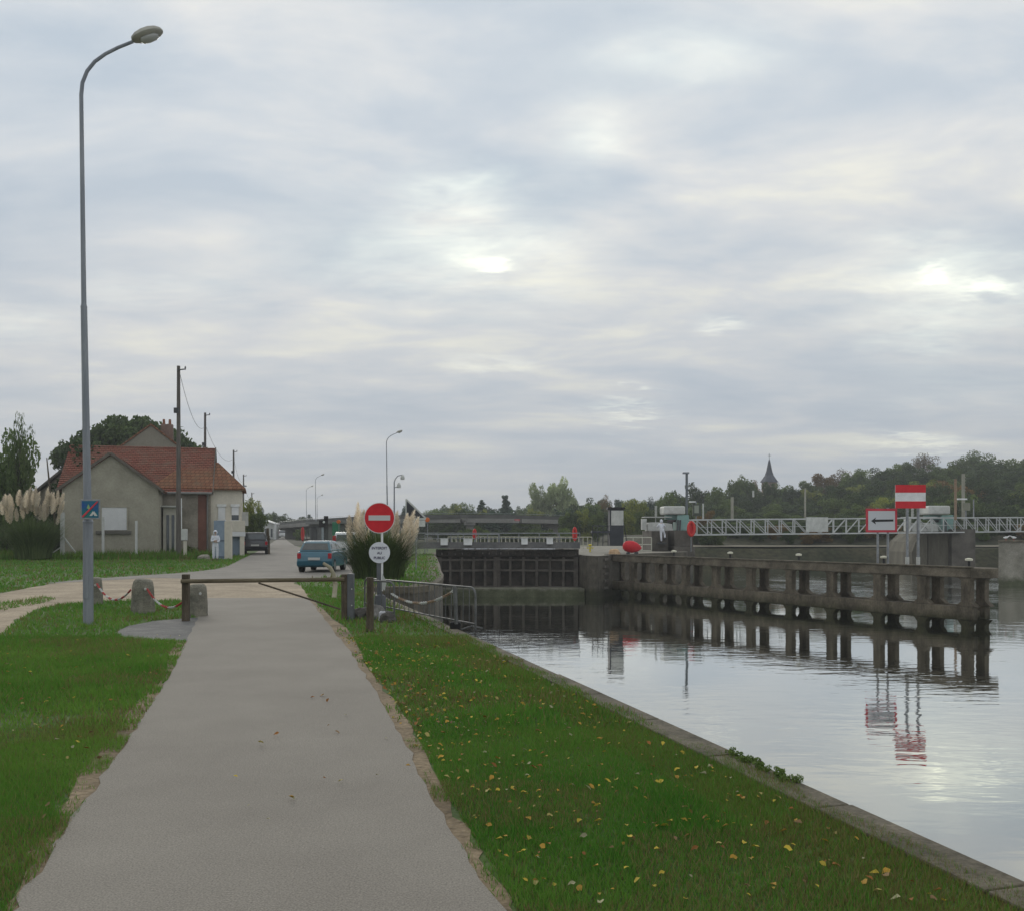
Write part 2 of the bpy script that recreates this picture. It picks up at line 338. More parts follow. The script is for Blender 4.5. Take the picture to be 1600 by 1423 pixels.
# water
def water_material():
    m = bpy.data.materials.new('water'); m.use_nodes = True; t = m.node_tree; t.nodes.clear()
    o = t.nodes.new('ShaderNodeOutputMaterial'); g = t.nodes.new('ShaderNodeBsdfGlossy'); g.inputs['Roughness'].default_value = 0.03; g.inputs['Color'].default_value = (0.93,0.94,0.92,1)
    d = t.nodes.new('ShaderNodeBsdfDiffuse'); d.inputs['Color'].default_value = (0.040,0.045,0.032,1)
    geo = t.nodes.new('ShaderNodeNewGeometry'); ms = t.nodes.new('ShaderNodeMixShader')
    fr = t.nodes.new('ShaderNodeFresnel'); fr.inputs['IOR'].default_value = 1.33
    mr = t.nodes.new('ShaderNodeMapRange'); mr.inputs[1].default_value = 0.02; mr.inputs[2].default_value = 0.42; mr.inputs[3].default_value = 0.34; mr.inputs[4].default_value = 0.93
    t.links.new(fr.outputs[0], mr.inputs[0]); t.links.new(mr.outputs[0], ms.inputs[0]); t.links.new(d.outputs[0], ms.inputs[1]); t.links.new(g.outputs[0], ms.inputs[2])
    def nz(sc_, st, det, off=(0,0,0)):
        mp = t.nodes.new('ShaderNodeMapping'); mp.inputs['Scale'].default_value = st; mp.inputs['Location'].default_value = off; mp.inputs['Rotation'].default_value = (0,0,R(8)); t.links.new(geo.outputs['Position'], mp.inputs[0])
        n = t.nodes.new('ShaderNodeTexNoise'); n.inputs['Scale'].default_value = sc_; n.inputs['Detail'].default_value = det; n.inputs['Distortion'].default_value = 0.6; t.links.new(mp.outputs[0], n.inputs['Vector']); return n.outputs['Fac']
    a = nz(1.1, (0.55,1.6,1), 2); b = nz(3.2, (0.6,1.3,1), 2, (4,2,0)); c = nz(0.10, (1,1,1), 2, (9,0,0))
    # breeze patches: calm by the bank and gate, rippled in the open
    pr = t.nodes.new('ShaderNodeMapRange'); pr.inputs[1].default_value = 0.40; pr.inputs[2].default_value = 0.62; pr.inputs[3].default_value = 0.25; pr.inputs[4].default_value = 1.0; t.links.new(c, pr.inputs[0])
    def mth(op, x, y):
        q = t.nodes.new('ShaderNodeMath'); q.operation = op
        for i, v in enumerate((x, y)):
            if isinstance(v, float): q.inputs[i].default_value = v
            else: t.links.new(v, q.inputs[i])
        return q.outputs[0]
    sp_ = t.nodes.new('ShaderNodeSeparateXYZ'); t.links.new(geo.outputs['Position'], sp_.inputs[0])
    far = t.nodes.new('ShaderNodeMapRange'); far.inputs[1].default_value = 47; far.inputs[2].default_value = 80; far.inputs[3].default_value = 1; far.inputs[4].default_value = 7
    ox = t.nodes.new('ShaderNodeMapRange'); ox.inputs[1].default_value = 14; ox.inputs[2].default_value = 22; t.links.new(sp_.outputs[0], ox.inputs[0])
    yx = mth('ADD', sp_.outputs[1], mth('MULTIPLY', mth('SUBTRACT', sp_.outputs[0], 20.0), 0.6)); t.links.new(yx, far.inputs[0])
    wnd = mth('ADD', 1.0, mth('MULTIPLY', mth('SUBTRACT', far.outputs[0], 1.0), ox.outputs[0]))
    hgt = mth('MULTIPLY', wnd, mth('MULTIPLY', mth('ADD', mth('MULTIPLY', a, 0.019), mth('MULTIPLY', b, 0.006)), pr.outputs[0]))
    bn = t.nodes.new('ShaderNodeBump'); bn.inputs['Strength'].default_value = 0.55; bn.inputs['Distance'].default_value = 1.0
    t.links.new(hgt, bn.inputs['Height']); t.links.new(bn.outputs[0], g.inputs['Normal']); t.links.new(ms.outputs[0], o.inputs[0])
    return m
waterm = water_material()
me = bpy.data.meshes.new('water'); me.from_pydata([(-6,-12,WZ),(160,-12,WZ),(160,99,WZ),(-6,99,WZ)], [], [(0,1,2,3)]); me.update()
link_mesh('water', me, waterm)['kind'] = 'structure'
me = bpy.data.meshes.new('lock_water'); me.from_pydata([(-5.05,63.5,-0.6),(4.4,63.5,-0.6),(4.4,95,-0.6),(-5.05,95,-0.6)], [], [(0,1,2,3)]); me.update()
link_mesh('lock_water', me, waterm)['kind'] = 'structure'
# roads
asphalt = mat('asphalt_path', (0.200,0.180,0.153), (0.245,0.223,0.190), 0.8, 0.92, bump=0.25, bscale=90, fine=0.30, detail=6, pos=(0.3,0.7), fscale=110)
road_m = mat('asphalt_road', (0.18,0.165,0.145), (0.235,0.215,0.188), 0.8, 0.92, bump=0.3, bscale=30, fine=0.12)
tarmac = mat('dark_tarmac', (0.10,0.10,0.098), (0.165,0.16,0.15), 2.5, 0.9, bump=0.4, bscale=50, fine=0.2)
sandm = mat('sand_gravel', (0.25,0.20,0.14), (0.39,0.315,0.225), 0.9, 0.95, bump=0.5, bscale=25, fine=0.2)
dirtm = mat('bare_earth', (0.125,0.093,0.056), (0.25,0.19,0.12), 1.5, 0.95, bump=0.6, bscale=25, fine=0.3)
def gp(l): return [tuple(G(a, b)[:2]) for a, b in l]
path_l = [(-420,2100), (-150,1690), (20,1423), (70,1350), (108,1290), (160,1215), (205,1150), (240,1098), (266,1055), (283,1020), (296,992), (308,968), (318,945), (322,934)]
path_r = [(482,934), (500,958), (520,985), (545,1015), (566,1048), (592,1090), (618,1132), (642,1178), (662,1225), (690,1275), (725,1335), (790,1423), (900,1590), (1180,2100)]
dirt_r = [(486,934), (512,958), (545,985), (560,1010), (575,1045), (618,1095), (645,1140), (672,1190), (695,1240), (735,1300), (770,1355), (808,1423), (930,1590), (1240,2100)]
dirt_l = [(-480,2100), (-200,1690), (0,1423), (45,1350), (78,1290), (120,1215), (170,1150), (215,1098), (250,1055), (262,1020), (270,1000), (300,968), (312,945), (318,934)]
dirt = sheet('earth', gp(dirt_l + dirt_r), 0.004, dirtm, 0.04, 0.12)
path_poly = gp(path_l + path_r)
sheet('path', path_poly, 0.010, asphalt, 0.022, 0.09)
patch_poly = gp([(180,988), (200,978), (240,970), (300,965), (330,963), (318,1003), (290,1001), (240,1000), (195,997)])
sheet('tarmac_patch', patch_poly, 0.007, tarmac, 0.03, 0.2)
sand_poly = gp([(-400,1180), (-120,1040), (0,990), (28,968), (60,951), (100,943), (160,939), (260,937), (322,938), (484,938), (476,922), (462,909), (400,906), (330,903), (240,899), (150,903), (90,910), (0,926), (-300,960), (-900,1000)])
sheet('gravel_track', sand_poly, 0.004, sandm, 0.10, 0.3)
road_poly = gp([(60,912), (130,905), (200,900), (290,894), (335,889), (356,884), (372,876), (388,868), (404,860), (418,852), (428,845), (435,840.5), (438,838.2),
                (443,838.2), (446,841), (452,846), (461,852), (480,857), (555,862), (552,900), (500,902), (462,909), (400,906.5), (330,905), (240,902)])
sheet('road', road_poly, 0.008, road_m, 0.03, 0.3)
tongue = gp([(-200,965), (-60,950), (30,938), (70,932), (88,936), (60,944), (20,950), (-80,975)])
xs_ = list(range(16, 160, 2)); me = bpy.data.meshes.new('towpath'); zt_ = lambda y: float(np.interp(y, [99.5,103,108.5], [-.35,-.15,1.0])) + .16
me.from_pydata([(x, y + rnd.uniform(-.2,.2), zt_(y)) for x in xs_ for y in (100.3, 102.4)], [], [(2*i, 2*i+2, 2*i+3, 2*i+1) for i in range(len(xs_)-1)]); me.update(); link_mesh('towpath', me, mat('pale_track', (.17,.15,.11), (.24,.215,.165), .3, .95))['kind'] = 'structure'
# grass: real blades over the near turf
def inpoly(X, Y, poly):
    c = np.zeros(len(X), bool); n = len(poly)
    for i in range(n):
        x0, y0 = poly[i]; x1, y1 = poly[(i+1) % n]
        if y0 == y1: continue
        m_ = ((y0 > Y) != (y1 > Y)) & (X < (x1 - x0) * (Y - y0) / (y1 - y0) + x0); c ^= m_
    return c
rs = np.random.RandomState(3)
def vnoise(X, Y, s, seed):
    r_ = np.random.RandomState(seed); T = r_.rand(64, 64); x = X / s + 500; y = Y / s + 500
    xi = np.floor(x).astype(int); yi = np.floor(y).astype(int); fx = x - xi; fy = y - yi; fx = fx*fx*(3-2*fx); fy = fy*fy*(3-2*fy)
    g_ = lambda a, b: T[a % 64, b % 64]
    return (g_(xi,yi)*(1-fx)+g_(xi+1,yi)*fx)*(1-fy) + (g_(xi,yi+1)*(1-fx)+g_(xi+1,yi+1)*fx)*fy
dirt_core = gp([(a + (2 if i % 2 else 9), b) for i, (a, b) in enumerate(dirt_l)] + dirt_r)
def scatter_turf(n, y0, y1):
    """random turf points inside the view wedge between depths y0 and y1, off the paths"""
    y = np.sqrt(rs.uniform(y0*y0, y1*y1, n)); x = rs.uniform(-0.80, 0.64, n) * y
    keep = ~inpoly(x, y, path_poly)
    for p in (road_poly, patch_poly): keep &= ~inpoly(x, y, p)
    keep &= ~inpoly(x, y, sand_poly) | (inpoly(x, y, tongue) & (rs.rand(n) < .8))
    land_p = quay_near + quay_head[1:] + [(-700,95), (-700,-10)]
    keep &= inpoly(x + 0.01 + 0.17 * vnoise(x, y, 0.45, 5), y, land_p)
    # bare, ragged margin beside the path
    dd = inpoly(x, y, dirt_core); r_ = .6*vnoise(x, y, 0.33, 9) + .4*vnoise(x, y, 0.09, 19) + rs.uniform(-.13, .13, n)
    keep &= ~(dd & (r_ < np.where(x < -1.8 - (y-4)*.22, 0.42, 0.72))); keep &= ~(dd & (rs.rand(n) < 0.30))
    # worn patch on the left verge
    worn = (vnoise(x, y, 0.8, 21) > 0.62) & (x < -1.0) & (x > -4.6 - 0) & (y < 12)
    keep &= ~(worn & (rs.rand(n) < 0.55))
    return x[keep], y[keep]
def blades(x, y, hmin, hmax, w0):
    n = len(x); hgt = rs.uniform(hmin, hmax, n) * (0.6 + 0.8 * vnoise(x, y, 0.5, 2)); th = rs.uniform(0, 2*np.pi, n); w = w0 * rs.uniform(0.7, 1.3, n)
    lean = rs.uniform(0.0, 0.9, n) * hgt; la = rs.uniform(0, 2*np.pi, n)
    V = np.zeros((n, 3, 3)); dx = np.cos(th) * w / 2; dy = np.sin(th) * w / 2
    V[:,0] = np.stack([x-dx, y-dy, np.zeros(n)], 1); V[:,1] = np.stack([x+dx, y+dy, np.zeros(n)], 1)
    V[:,2] = np.stack([x + np.cos(la)*lean, y + np.sin(la)*lean, hgt], 1)
    a = vnoise(x, y, 1.7, 4); b = vnoise(x, y, 0.45, 6); t = np.clip(0.55*a + 0.45*b + rs.uniform(-.18, .18, n), 0, 1)[:, None]
    c = (1-t) * np.array([0.066,0.200,0.023]) + t * np.array([0.165,0.300,0.048])
    dry = (rs.rand(n) < 0.12 + 0.30 * (vnoise(x, y, 1.1, 8) > 0.66))[:, None]; c = np.where(dry, np.array([0.24,0.20,0.08]) * rs.uniform(.6, 1.1, (n,1)), c)
    nearq = (x > 2.28 + NEAR_SL * (y - 4.13) - 0.75)[:, None] & (rs.rand(n, 1) < .55) & (y[:, None] < 24); c = np.where(nearq, c * 0.5 + np.array([0.085,0.07,0.022]) , c)
    return V, np.repeat(c[:, None, :], 3, 1)
Vs, Cs = [], []
for (n, a, b, h0, h1, w) in ((400000, 3.2, 7.5, .02, .055, .005), (310000, 7.5, 14, .03, .075, .011), (140000, 14, 26, .03, .09, .02), (90000, 26, 62, .05, .14, .05)):
    x, y = scatter_turf(n, a, b); V, C = blades(x, y, h0, h1, w); Vs.append(V); Cs.append(C)
# longer grass before the house and along the verge
x = rs.uniform(-33, -17.5, 16000); y = rs.uniform(50, 60, 16000); k = ~inpoly(x, y, road_poly) & (x < -17.2 - 0.2*(y-50)); x, y = x[k], y[k]
V, C = blades(x, y, .15, .5, .07); Vs.append(V); Cs.append(C * 0.8 + np.array([0.012,0.0,0.0]))
V = np.concatenate(Vs).reshape(-1, 3); C = np.concatenate(Cs).reshape(-1, 3)
link_mesh('grass', np_mesh('grass', V, np.arange(len(V)).reshape(-1, 3), C), tintmat('grass_blades', 0.75, 0.25))['kind'] = 'stuff'
bpy.data.objects['grass']['label'] = 'short green grass with bare patches on both sides of the path'; 
# fallen leaves
def fallen(n):
    Vs = []; Fs = []; Cs = []; k = 0
    pal = [(0.56,0.42,0.06), (0.48,0.28,0.05), (0.32,0.14,0.04), (0.42,0.35,0.12), (0.28,0.18,0.09), (0.36,0.34,0.20)]
    while k < n:
        if rnd.random() < 0.66:
            y = rnd.uniform(3.9, 13.5); t = rnd.random() ** (1.5 if rnd.random() < .8 else 1.0); xl = np.interp(y, [3.9,6,8,11,14], [0.12,-.45,-.95,-1.75,-2.6]); xr = 2.28 + NEAR_SL * (y - 4.13) - 0.3
            x = xl + (xr - xl) * t
        else:
            y = rnd.uniform(4.5, 14); xr = np.interp(y, [3.9,6,8,11,14], [-2.2,-2.75,-3.2,-4.1,-4.9]); x = xr - rnd.uniform(0, 5)
        if rnd.random() < 0.03: x = rnd.uniform(-2, -.4); y = rnd.uniform(5, 9)
        c = Vector((x, y, rnd.uniform(0.02, 0.05))); s = rnd.uniform(0.007, 0.020) ; a = rnd.uniform(0, 6.28)
        ux = Vector((math.cos(a), math.sin(a), rnd.uniform(-.5,.5))) * s; uy = Vector((-math.sin(a), math.cos(a), rnd.uniform(-.5,.5))) * s * 0.75
        b = len(Vs); up = Vector((0,0,s*.5))
        Vs += [c-ux*1.25, c-ux*.3-uy+up, c+ux*.6-uy*.8+up, c+ux*1.3, c+ux*.5+uy*.9+up, c-ux*.4+uy]
        Fs += [(b,b+1,b+2,b+3), (b,b+3,b+4,b+5)]; col = pal[rnd.choice([0,0,1,1,2,3,4,5])]; f_ = rnd.uniform(.6,1.1); Cs += [tuple(q*f_ for q in col)]*6; k += 1
    return np_mesh('fallen_leaves', np.array([tuple(v) for v in Vs]), np.array(Fs), np.array(Cs))
o = link_mesh('fallen_leaves', fallen(1300), tintmat('autumn_leaf', 0.7, 0.15)); tag(o, 'yellow and orange autumn leaves scattered over the verges', kind='stuff')
# ------------------------------------------------------------------ quay walls
def wall_along(pts, name, label, group=None, ztop=0.0, zbot=-4.0, cw=0.21):
    t = thing(name, (pts[0][0], pts[0][1], 0), label, 'quay wall', group)
    mb = MB(); mc = MB(); P = [Vector((a, b, 0)) for a, b in pts]
    nrm = []
    for i in range(len(P)):
        d = (P[min(i+1, len(P)-1)] - P[max(i-1, 0)]).normalized(); nrm.append(Vector((-d.y, d.x, 0)))   # inland side (left of direction)
    th = 0.9
    for i in range(len(P)-1):
        a, b = P[i], P[i+1]; na, nb = nrm[i], nrm[i+1]
        v = [a, b, b+nb*th, a+na*th]
        lo = [p + Vector((0,0,zbot)) for p in v]; hi = [p + Vector((0,0,ztop-0.16)) for p in v]
        mb.add(lo + hi, [(0,1,5,4), (1,2,6,5), (3,0,4,7)])
        k = max(1, int((b-a).length / 1.2))
        for j in range(k):
            p, q = a.lerp(b, j/k), a.lerp(b, (j+1)/k); np_, nq = na.lerp(nb, j/k), na.lerp(nb, (j+1)/k)
            g = (q - p).normalized() * 0.006; o1 = rnd.uniform(-.008, .008)
            lo = [p+g-np_*(.03+o1), q-g-nq*(.03+o1), q-g+nq*cw, p+g+np_*cw]
            hi = [x + Vector((0,0,ztop+0.022+o1*0.5)) for x in lo]; lo = [x + Vector((0,0,ztop-0.17)) for x in lo]
            mc.add(lo + hi, [(0,1,5,4), (1,2,6,5), (2,3,7,6), (3,0,4,7), (4,5,6,7), (0,3,2,1)])
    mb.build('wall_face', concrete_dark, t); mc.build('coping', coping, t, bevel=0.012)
    return t
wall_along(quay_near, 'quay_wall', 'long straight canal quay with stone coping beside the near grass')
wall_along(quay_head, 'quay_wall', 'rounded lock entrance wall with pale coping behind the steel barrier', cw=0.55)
# concrete lock island on the right of the gates
isl = [(4.4,95), (4.4,60.6), (4.55,59), (4.85,57.9), (5.3,57.2), (6.5,60.3), (9,64), (12.8,68), (15.6,80), (15.0,95)]
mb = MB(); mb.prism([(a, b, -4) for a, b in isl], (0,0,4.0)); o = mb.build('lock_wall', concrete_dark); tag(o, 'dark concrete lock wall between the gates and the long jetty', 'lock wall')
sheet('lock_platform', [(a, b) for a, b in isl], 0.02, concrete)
mb = MB()
for k in range(5): mb.box((-0.45, -0.06, -2.1+k*.45), (0.45, 0.0, -1.95+k*.45))
t = thing('wall_ladder', (5.93, 58.7, 0), 'rungs set in the lock wall corner where the jetty begins', 'ladder', rz=math.atan2(3.1, 1.2)); mb.build('rung', gateedge, t, local=True)
mb = MB(); mb.box((4.0,59.6,-4), (5.0,60.0,-2.0)); mb.v = []; mb.f = []; mb.m = []
mb.obox((-5.0,58.6,-4), (9.6,0,0), (0,1.6,0), (0,0,1.93)); o = mb.build('gate_sill', concrete, bevel=0.03); tag(o, 'grey concrete ledge just above the water below the lock gates', 'lock sill')
# ------------------------------------------------------------------ lock gates
Lg, Mg, Rg = Vector((-5.0,61.2,0)), Vector((-1.03,62.3,0)), Vector((4.4,61.3,0))
def gate(a, b, label, nrib):
    t = thing('lock_gate', (a + b) / 2 + Vector((0,0,-2.3)), label, 'lock gate', 'pair of closed mitre gates')
    d = (b - a).normalized(); n = Vector((d.y, -d.x, 0))            # towards the camera
    if n.y > 0: n = -n
    z0, z1 = -2.25, 0.36; Lh = (b - a).length
    mb = MB(); mb.obox(a + Vector((0,0,z0)), d*Lh, -n*0.12, Vector((0,0,z1-z0))); mb.build('plate', gatesteel, t)
    mb = MB(); mb.obox(a + Vector((0,0,-0.12)) + n*0.003, d*Lh, n*0.30, Vector((0,0,0.42))); mb.build('top_beam', gatesteel, t, bevel=0.02)
    for z in (-0.42, -1.12, -2.22):
        mb = MB(); mb.obox(a + Vector((0,0,z)) + n*0.003, d*Lh, n*0.34, Vector((0,0,0.13))); mb.build('cross_beam', gateedge, t, bevel=0.01)
    for k in range(nrib + 1):
        w = 0.30 if k in (0, nrib) else 0.17; p = a + d * ((Lh - w) * k / nrib)
        mb = MB(); mb.obox(p + Vector((0,0,z0+.02)) + n*0.005, d*w, n*0.30, Vector((0,0,z1-z0-0.55))); mb.build('rib', gateedge, t, bevel=0.01)
    for k in range(nrib * 2 - 1):
        p = a + d * (Lh * (k + .7) / (nrib * 2 - 1)); mb = MB(); mb.bar(p + Vector((0,0,0.36)) + n*.1, p + Vector((0,0,0.0)) + n*.36, 0.07); mb.build('bracket', gateedge, t)
    return t, d, n
gate(Lg, Mg, 'left leaf of the closed dark steel lock gates', 5)
gate(Mg, Rg, 'right leaf of the closed dark steel lock gates', 6)
# walkway over the gates
t = thing('footbridge', (-0.5, 60.6, 0.4), 'grey steel walkway with handrail along the top of the lock gates', 'walkway')
a, b = W(652, 856, 60.4), W(906, 855, 60.4); a.z = b.z = 0.42
mb = MB(); mb.obox(a, b - a, (0,1.1,0), (0,0,0.10)); mb.build('deck', steel_dark, t)
mb = MB(); mb.obox(a + Vector((0,-0.10,0.0)), b - a, (0,0.09,0), (0,0,0.42)); mb.build('girder', mat('walkway_girder', (0.10,0.10,0.10), (0.17,0.165,0.16), 1, 0.7, fine=.15), t)
for yy in (0.02, 1.05):
    mb = MB(); q = Vector((0,yy,0)); mb.tube([a + q + Vector((0,0,1.0)), b + q + Vector((0,0,1.0))], 0.026, 6)
    if yy > 1: mb.tube([a + q + Vector((0,0,.65)), b + q + Vector((0,0,.65))], 0.02, 6)
    mb.build('handrail', galv, t)
for k in range(9):
    p = a.lerp(b, k / 8); mb = MB(); mb.tube([p + Vector((0,.04,0.1)), p + Vector((0,.04,1.0))], 0.024, 6); mb.build('rail_post', galv, t)
wb = [(694,846,11,10), (731,846,13,10), (819.5,845,10,10), (859,844.5,10,10)]
lab = ['leftmost white box on the gate walkway', 'wider white box on the walkway below the left red float', 'white box on the walkway just right of the gate joint', 'white box on the walkway nearest the right lock wall']
for (px, py, w, h), lb in zip(wb, lab):
    c = W(px, py, 60.15); ww = w*60.15/F; hh = h*60.15/F
    t = thing('control_box', c - Vector((0,0,hh/2)), lb, 'control box', 'white boxes on the gate walkway')
    mb = MB(); mb.box((-ww/2,-.14,0), (ww/2,.14,hh)); mb.build('housing', white, t, local=True, bevel=.02)
    mb = MB(); mb.box((-ww/2-.03,-.17,hh), (ww/2+.03,.17,hh+.04)); mb.build('lid', palewhite, t, local=True)
# ------------------------------------------------------------------ jetty
A, B = Vector((6.1,61,0)), Vector((19.9,38.8,0)); pd = (B - A).normalized(); B = B - pd*.75; pn = Vector((-pd.y, pd.x, 0)); Lp = (B - A).length
if pn.y < 0: pn = -pn
t = thing('jetty', (A + B) / 2 + Vector((0,0,WZ)), 'long weathered concrete jetty on columns reflected in the canal', 'jetty')
DW = 1.38
mb = MB(); mb.obox(A - pd*.6 + Vector((0,0,-.42)), pd*(Lp+.6), pn*DW, Vector((0,0,.42))); o = mb.build('deck', [deckc], t, bevel=0.04)
mb = MB()
ca = math.atan2(pd.y, pd.x)
mb.prism([B + pn*DW/2 + Vector((math.cos(ca-math.pi/2+k*math.pi/8)*DW/2, math.sin(ca-math.pi/2+k*math.pi/8)*DW/2, -.42)) for k in range(9)], (0,0,.42)); mb.build('deck_end', deckc, t, bevel=.03)
mb = MB(); mb.obox(A + Vector((0,0,.002)) - pn*.05, pd*Lp, pn*.28, Vector((0,0,.06))); mb.build('kerb', coping, t, bevel=.015)
svals = [0.15, 2.65, 5.1, 7.5, 10.0, 12.65, 15.4, 18.0, 20.7, 23.0, 25.1]
def colm(s, off, w=0.42, dpt=0.34):
    """column with haunches into the deck and the lower beam, opening corners chamfered"""
    c = A + pd*s + pn*off; hw = w/2; hs = 0.27
    def q(u, z): return c + pd*u + Vector((0,0,z))
    z0, zb, zt, z1 = WZ-1.2, -2.25, -1.67, -0.42
    mb = MB()
    mb.prism([q(-hw,z0), q(hw,z0), q(hw,zb-.22), q(hw+.18,zb), q(-hw-.18,zb), q(-hw,zb-.22)], pn*dpt)
    mb.prism([q(-hw-hs,zt), q(hw+hs,zt), q(hw,zt+hs*.85), q(hw,z1-.12), q(hw+.14,z1), q(-hw-.14,z1), q(-hw,z1-.12), q(-hw,zt+hs*.85)], pn*dpt)
    return mb
for s in svals:
    colm(s, 0.06).build('column', pierc, t, bevel=.03)
    colm(s + (0.1), DW - 0.40).build('column', pierc, t, bevel=.03)
for off in (0.03, DW - 0.43):
    mb = MB(); mb.obox(A - pd*.3 + pn*off + Vector((0,0,-2.25)), pd*(Lp+.35), pn*.40, Vector((0,0,.58))); mb.build('lower_beam', pierc, t, bevel=.04)
for s in svals:
    mb = MB(); mb.obox(A + pd*(s-.13) + pn*.431 + Vector((0,0,-2.15)), pd*.26, pn*(DW-.863), Vector((0,0,.30))); mb.build('cross_beam', pierc, t)
# mooring posts along the back of the deck
for px, lb in ((1053, 'first white-capped mooring post, nearest the lock end of the jetty'), (1141, 'white-capped mooring post on the jetty left of the church spire'), (1248, 'white-capped mooring post on the jetty below the white truss panel'),
               (1381, 'white-capped mooring post between the two legs of the arrow sign'), (1514, 'white-capped mooring post near the free end of the jetty')):
    a_ = (px - CX) / F; # ray x = a_*y meets the line A + pd*s + pn*1.7
    q = A + pn*1.2; s = (a_*q.y - q.x) / (pd.x - a_*pd.y); c = q + pd*s
    t2 = thing('mooring_post', c, lb, 'mooring post', 'white-capped mooring posts along the jetty')
    mb = MB(); mb.lathe([(.07,0), (.06,.05), (.055,.26)], (0,0,0), 10); mb.build('post', black, t2, local=True, smooth=True)
    mb = MB(); mb.lathe([(.06,.262), (.16,.28), (.16,.36), (.05,.39)], (0,0,0), 10); mb.build('cap', mat('pale_cap', (.65,.63,.5), (.75,.73,.6), 3), t2, local=True, smooth=True)
# right-hand guide wall standing in the water with gulls on it
mb = MB(); mb.prism([(36.7,70,-4), (120,64,-4), (124,72,-4), (40.6,76,-4)], (0,0,4.72)); o = mb.build('guide_wall', concrete, bevel=.05); tag(o, 'grey concrete wall in the water beyond the end of the jetty', 'wall')
mb = MB(); mb.prism([(36.6,69.9,.721), (120,63.9,.721), (120,65,.721), (37.3,71,.721)], (0,0,.15)); mb.build('coping', coping, o)
# ================================================================== THINGS ON THE LEFT BANK
# ---- street lamps
def lamp_parts(t, lean=0.0):
    def q(x, z): return Vector((x, 0, z))
    mb = MB(); mb.tube([q(0,0), q(-.005,1.72)], [.085,.082], 14); mb.build('base_section', lampgrey, t, local=True, smooth=True)
    mb = MB(); mb.lathe([(.082,0),(.09,.02),(.066,.07)], q(-.005,1.72), 14); mb.tube([q(-.008,1.72), q(-.075,5.4)], [.065,.052], 12); mb.tube([q(-.075,5.4), q(-.12,9.0)], [.042,.033], 12)
    mb.lathe([(.05,0),(.056,.03),(.04,.08)], q(-.075,5.36), 12); mb.build('pole', lampgrey, t, local=True, smooth=True)
    mb = MB(); mb.box((-.05,-.094,.45), (.04,-.07,.85)); mb.build('access_door', lampgrey, t, local=True)
    ctrl = [(-.12,9.0), (-.10,9.2), (-.02,9.4), (.11,9.56), (.29,9.69), (.51,9.80), (.76,9.90)]
    mb = MB(); mb.tube([q(*c) for c in ctrl], [.033,.032,.031,.030,.029,.028,.027], 10); mb.build('arm', lampgrey, t, local=True, smooth=True)
    ang = R(19); c = Vector((1.0, 0, 10.0)); ux = Vector((math.cos(ang),0,math.sin(ang))); uz = Vector((-math.sin(ang),0,math.cos(ang)))
    vs, fs = [], []; n = 14; prof = [(-.27,.02,.0),(-.25,.07,.0),(-.17,.115,.0),(-.05,.14,0),(.08,.14,0),(.19,.11,0),(.26,.06,0),(.28,.015,0)]
    for s, r_, _ in prof:
        for k in range(n):
            a = 2*math.pi*k/n; vv = math.sin(a)*r_*(.85 if math.sin(a) > 0 else .35); vs.append(c + ux*s + Vector((0,1,0))*math.cos(a)*r_*1.15 + uz*vv)
    fs = [(i*n+k, i*n+(k+1)%n, (i+1)*n+(k+1)%n, (i+1)*n+k) for i in range(len(prof)-1) for k in range(n)] + [tuple(range(n))[::-1], tuple((len(prof)-1)*n+k for k in range(n))]
    mb = MB(); mb.add(vs, [f[::-1] for f in fs]); h = mb.build('lamp_head', mat('lamp_housing', (.30,.29,.25), (.40,.385,.33), 3, .5), t, local=True, smooth=True)
    vs = []
    for s, r_ in ((-.13,.03),(-.10,.08),(.0,.10),(.13,.085),(.19,.03)):
        for k in range(n):
            a = 2*math.pi*k/n; vs.append(c + ux*s + Vector((0,1,0))*math.cos(a)*r_ + uz*(math.sin(a)*r_*.55 - .055))
    fs = [(i*n+k, i*n+(k+1)%n, (i+1)*n+(k+1)%n, (i+1)*n+k) for i in range(4) for k in range(n)]
    mb = MB(); mb.add(vs, [f[::-1] for f in fs]); mb.build('lens', mat('lamp_lens', (.42,.42,.40), None, rough=.2), h, local=True, smooth=True)
lamp0 = thing('street_lamp', G(138, 975), 'tall grey street lamp in the near left grass carrying a blue sign', 'street lamp', 'curved-arm street lamps along the canal road')
lamp_parts(lamp0)
for px, top, lb in ((606, 672, 'street lamp rising behind the round red sign'), (494, 740, 'tallest of the three far street lamps beyond the teal car'),
                    (479.5, 758, 'leftmost of the three far street lamps beyond the teal car'), (496.5, 772, 'shortest and farthest street lamp beyond the teal car')):
    Y = 8.55 * F / (HY - top); c = copy_tree(lamp0); c.location = ((px - CX) / F * Y, Y, 0); c['label'] = lb
# twin floodlight mast
Y = 92; p = W(616, 800, Y); t = thing('floodlight_mast', (p.x, Y, 0), 'slim mast with two drooping floodlights right of the round red sign', 'floodlight')
mb = MB(); z = W(616,748,Y).z; mb.tube([(0,0,0), (0,0,z-.3), (.1,0,z), (.35,0,z+.3), (.75,0,z+.4)], [.09,.06,.05,.045,.04], 8); mb.tube([(0,0,z-.85), (.3,0,z-.8)], .04, 6); mb.build('mast', lampgrey, t, local=True, smooth=True)
for cx, cz in ((.82, z+.15), (.45, z-.65)):
    mb = MB(); mb.lathe([(.08,.28), (.16,.15), (.22,-.1), (.18,-.22)], (cx,0,cz), 10); mb.build('floodlight', palewhite, t, local=True, smooth=True)
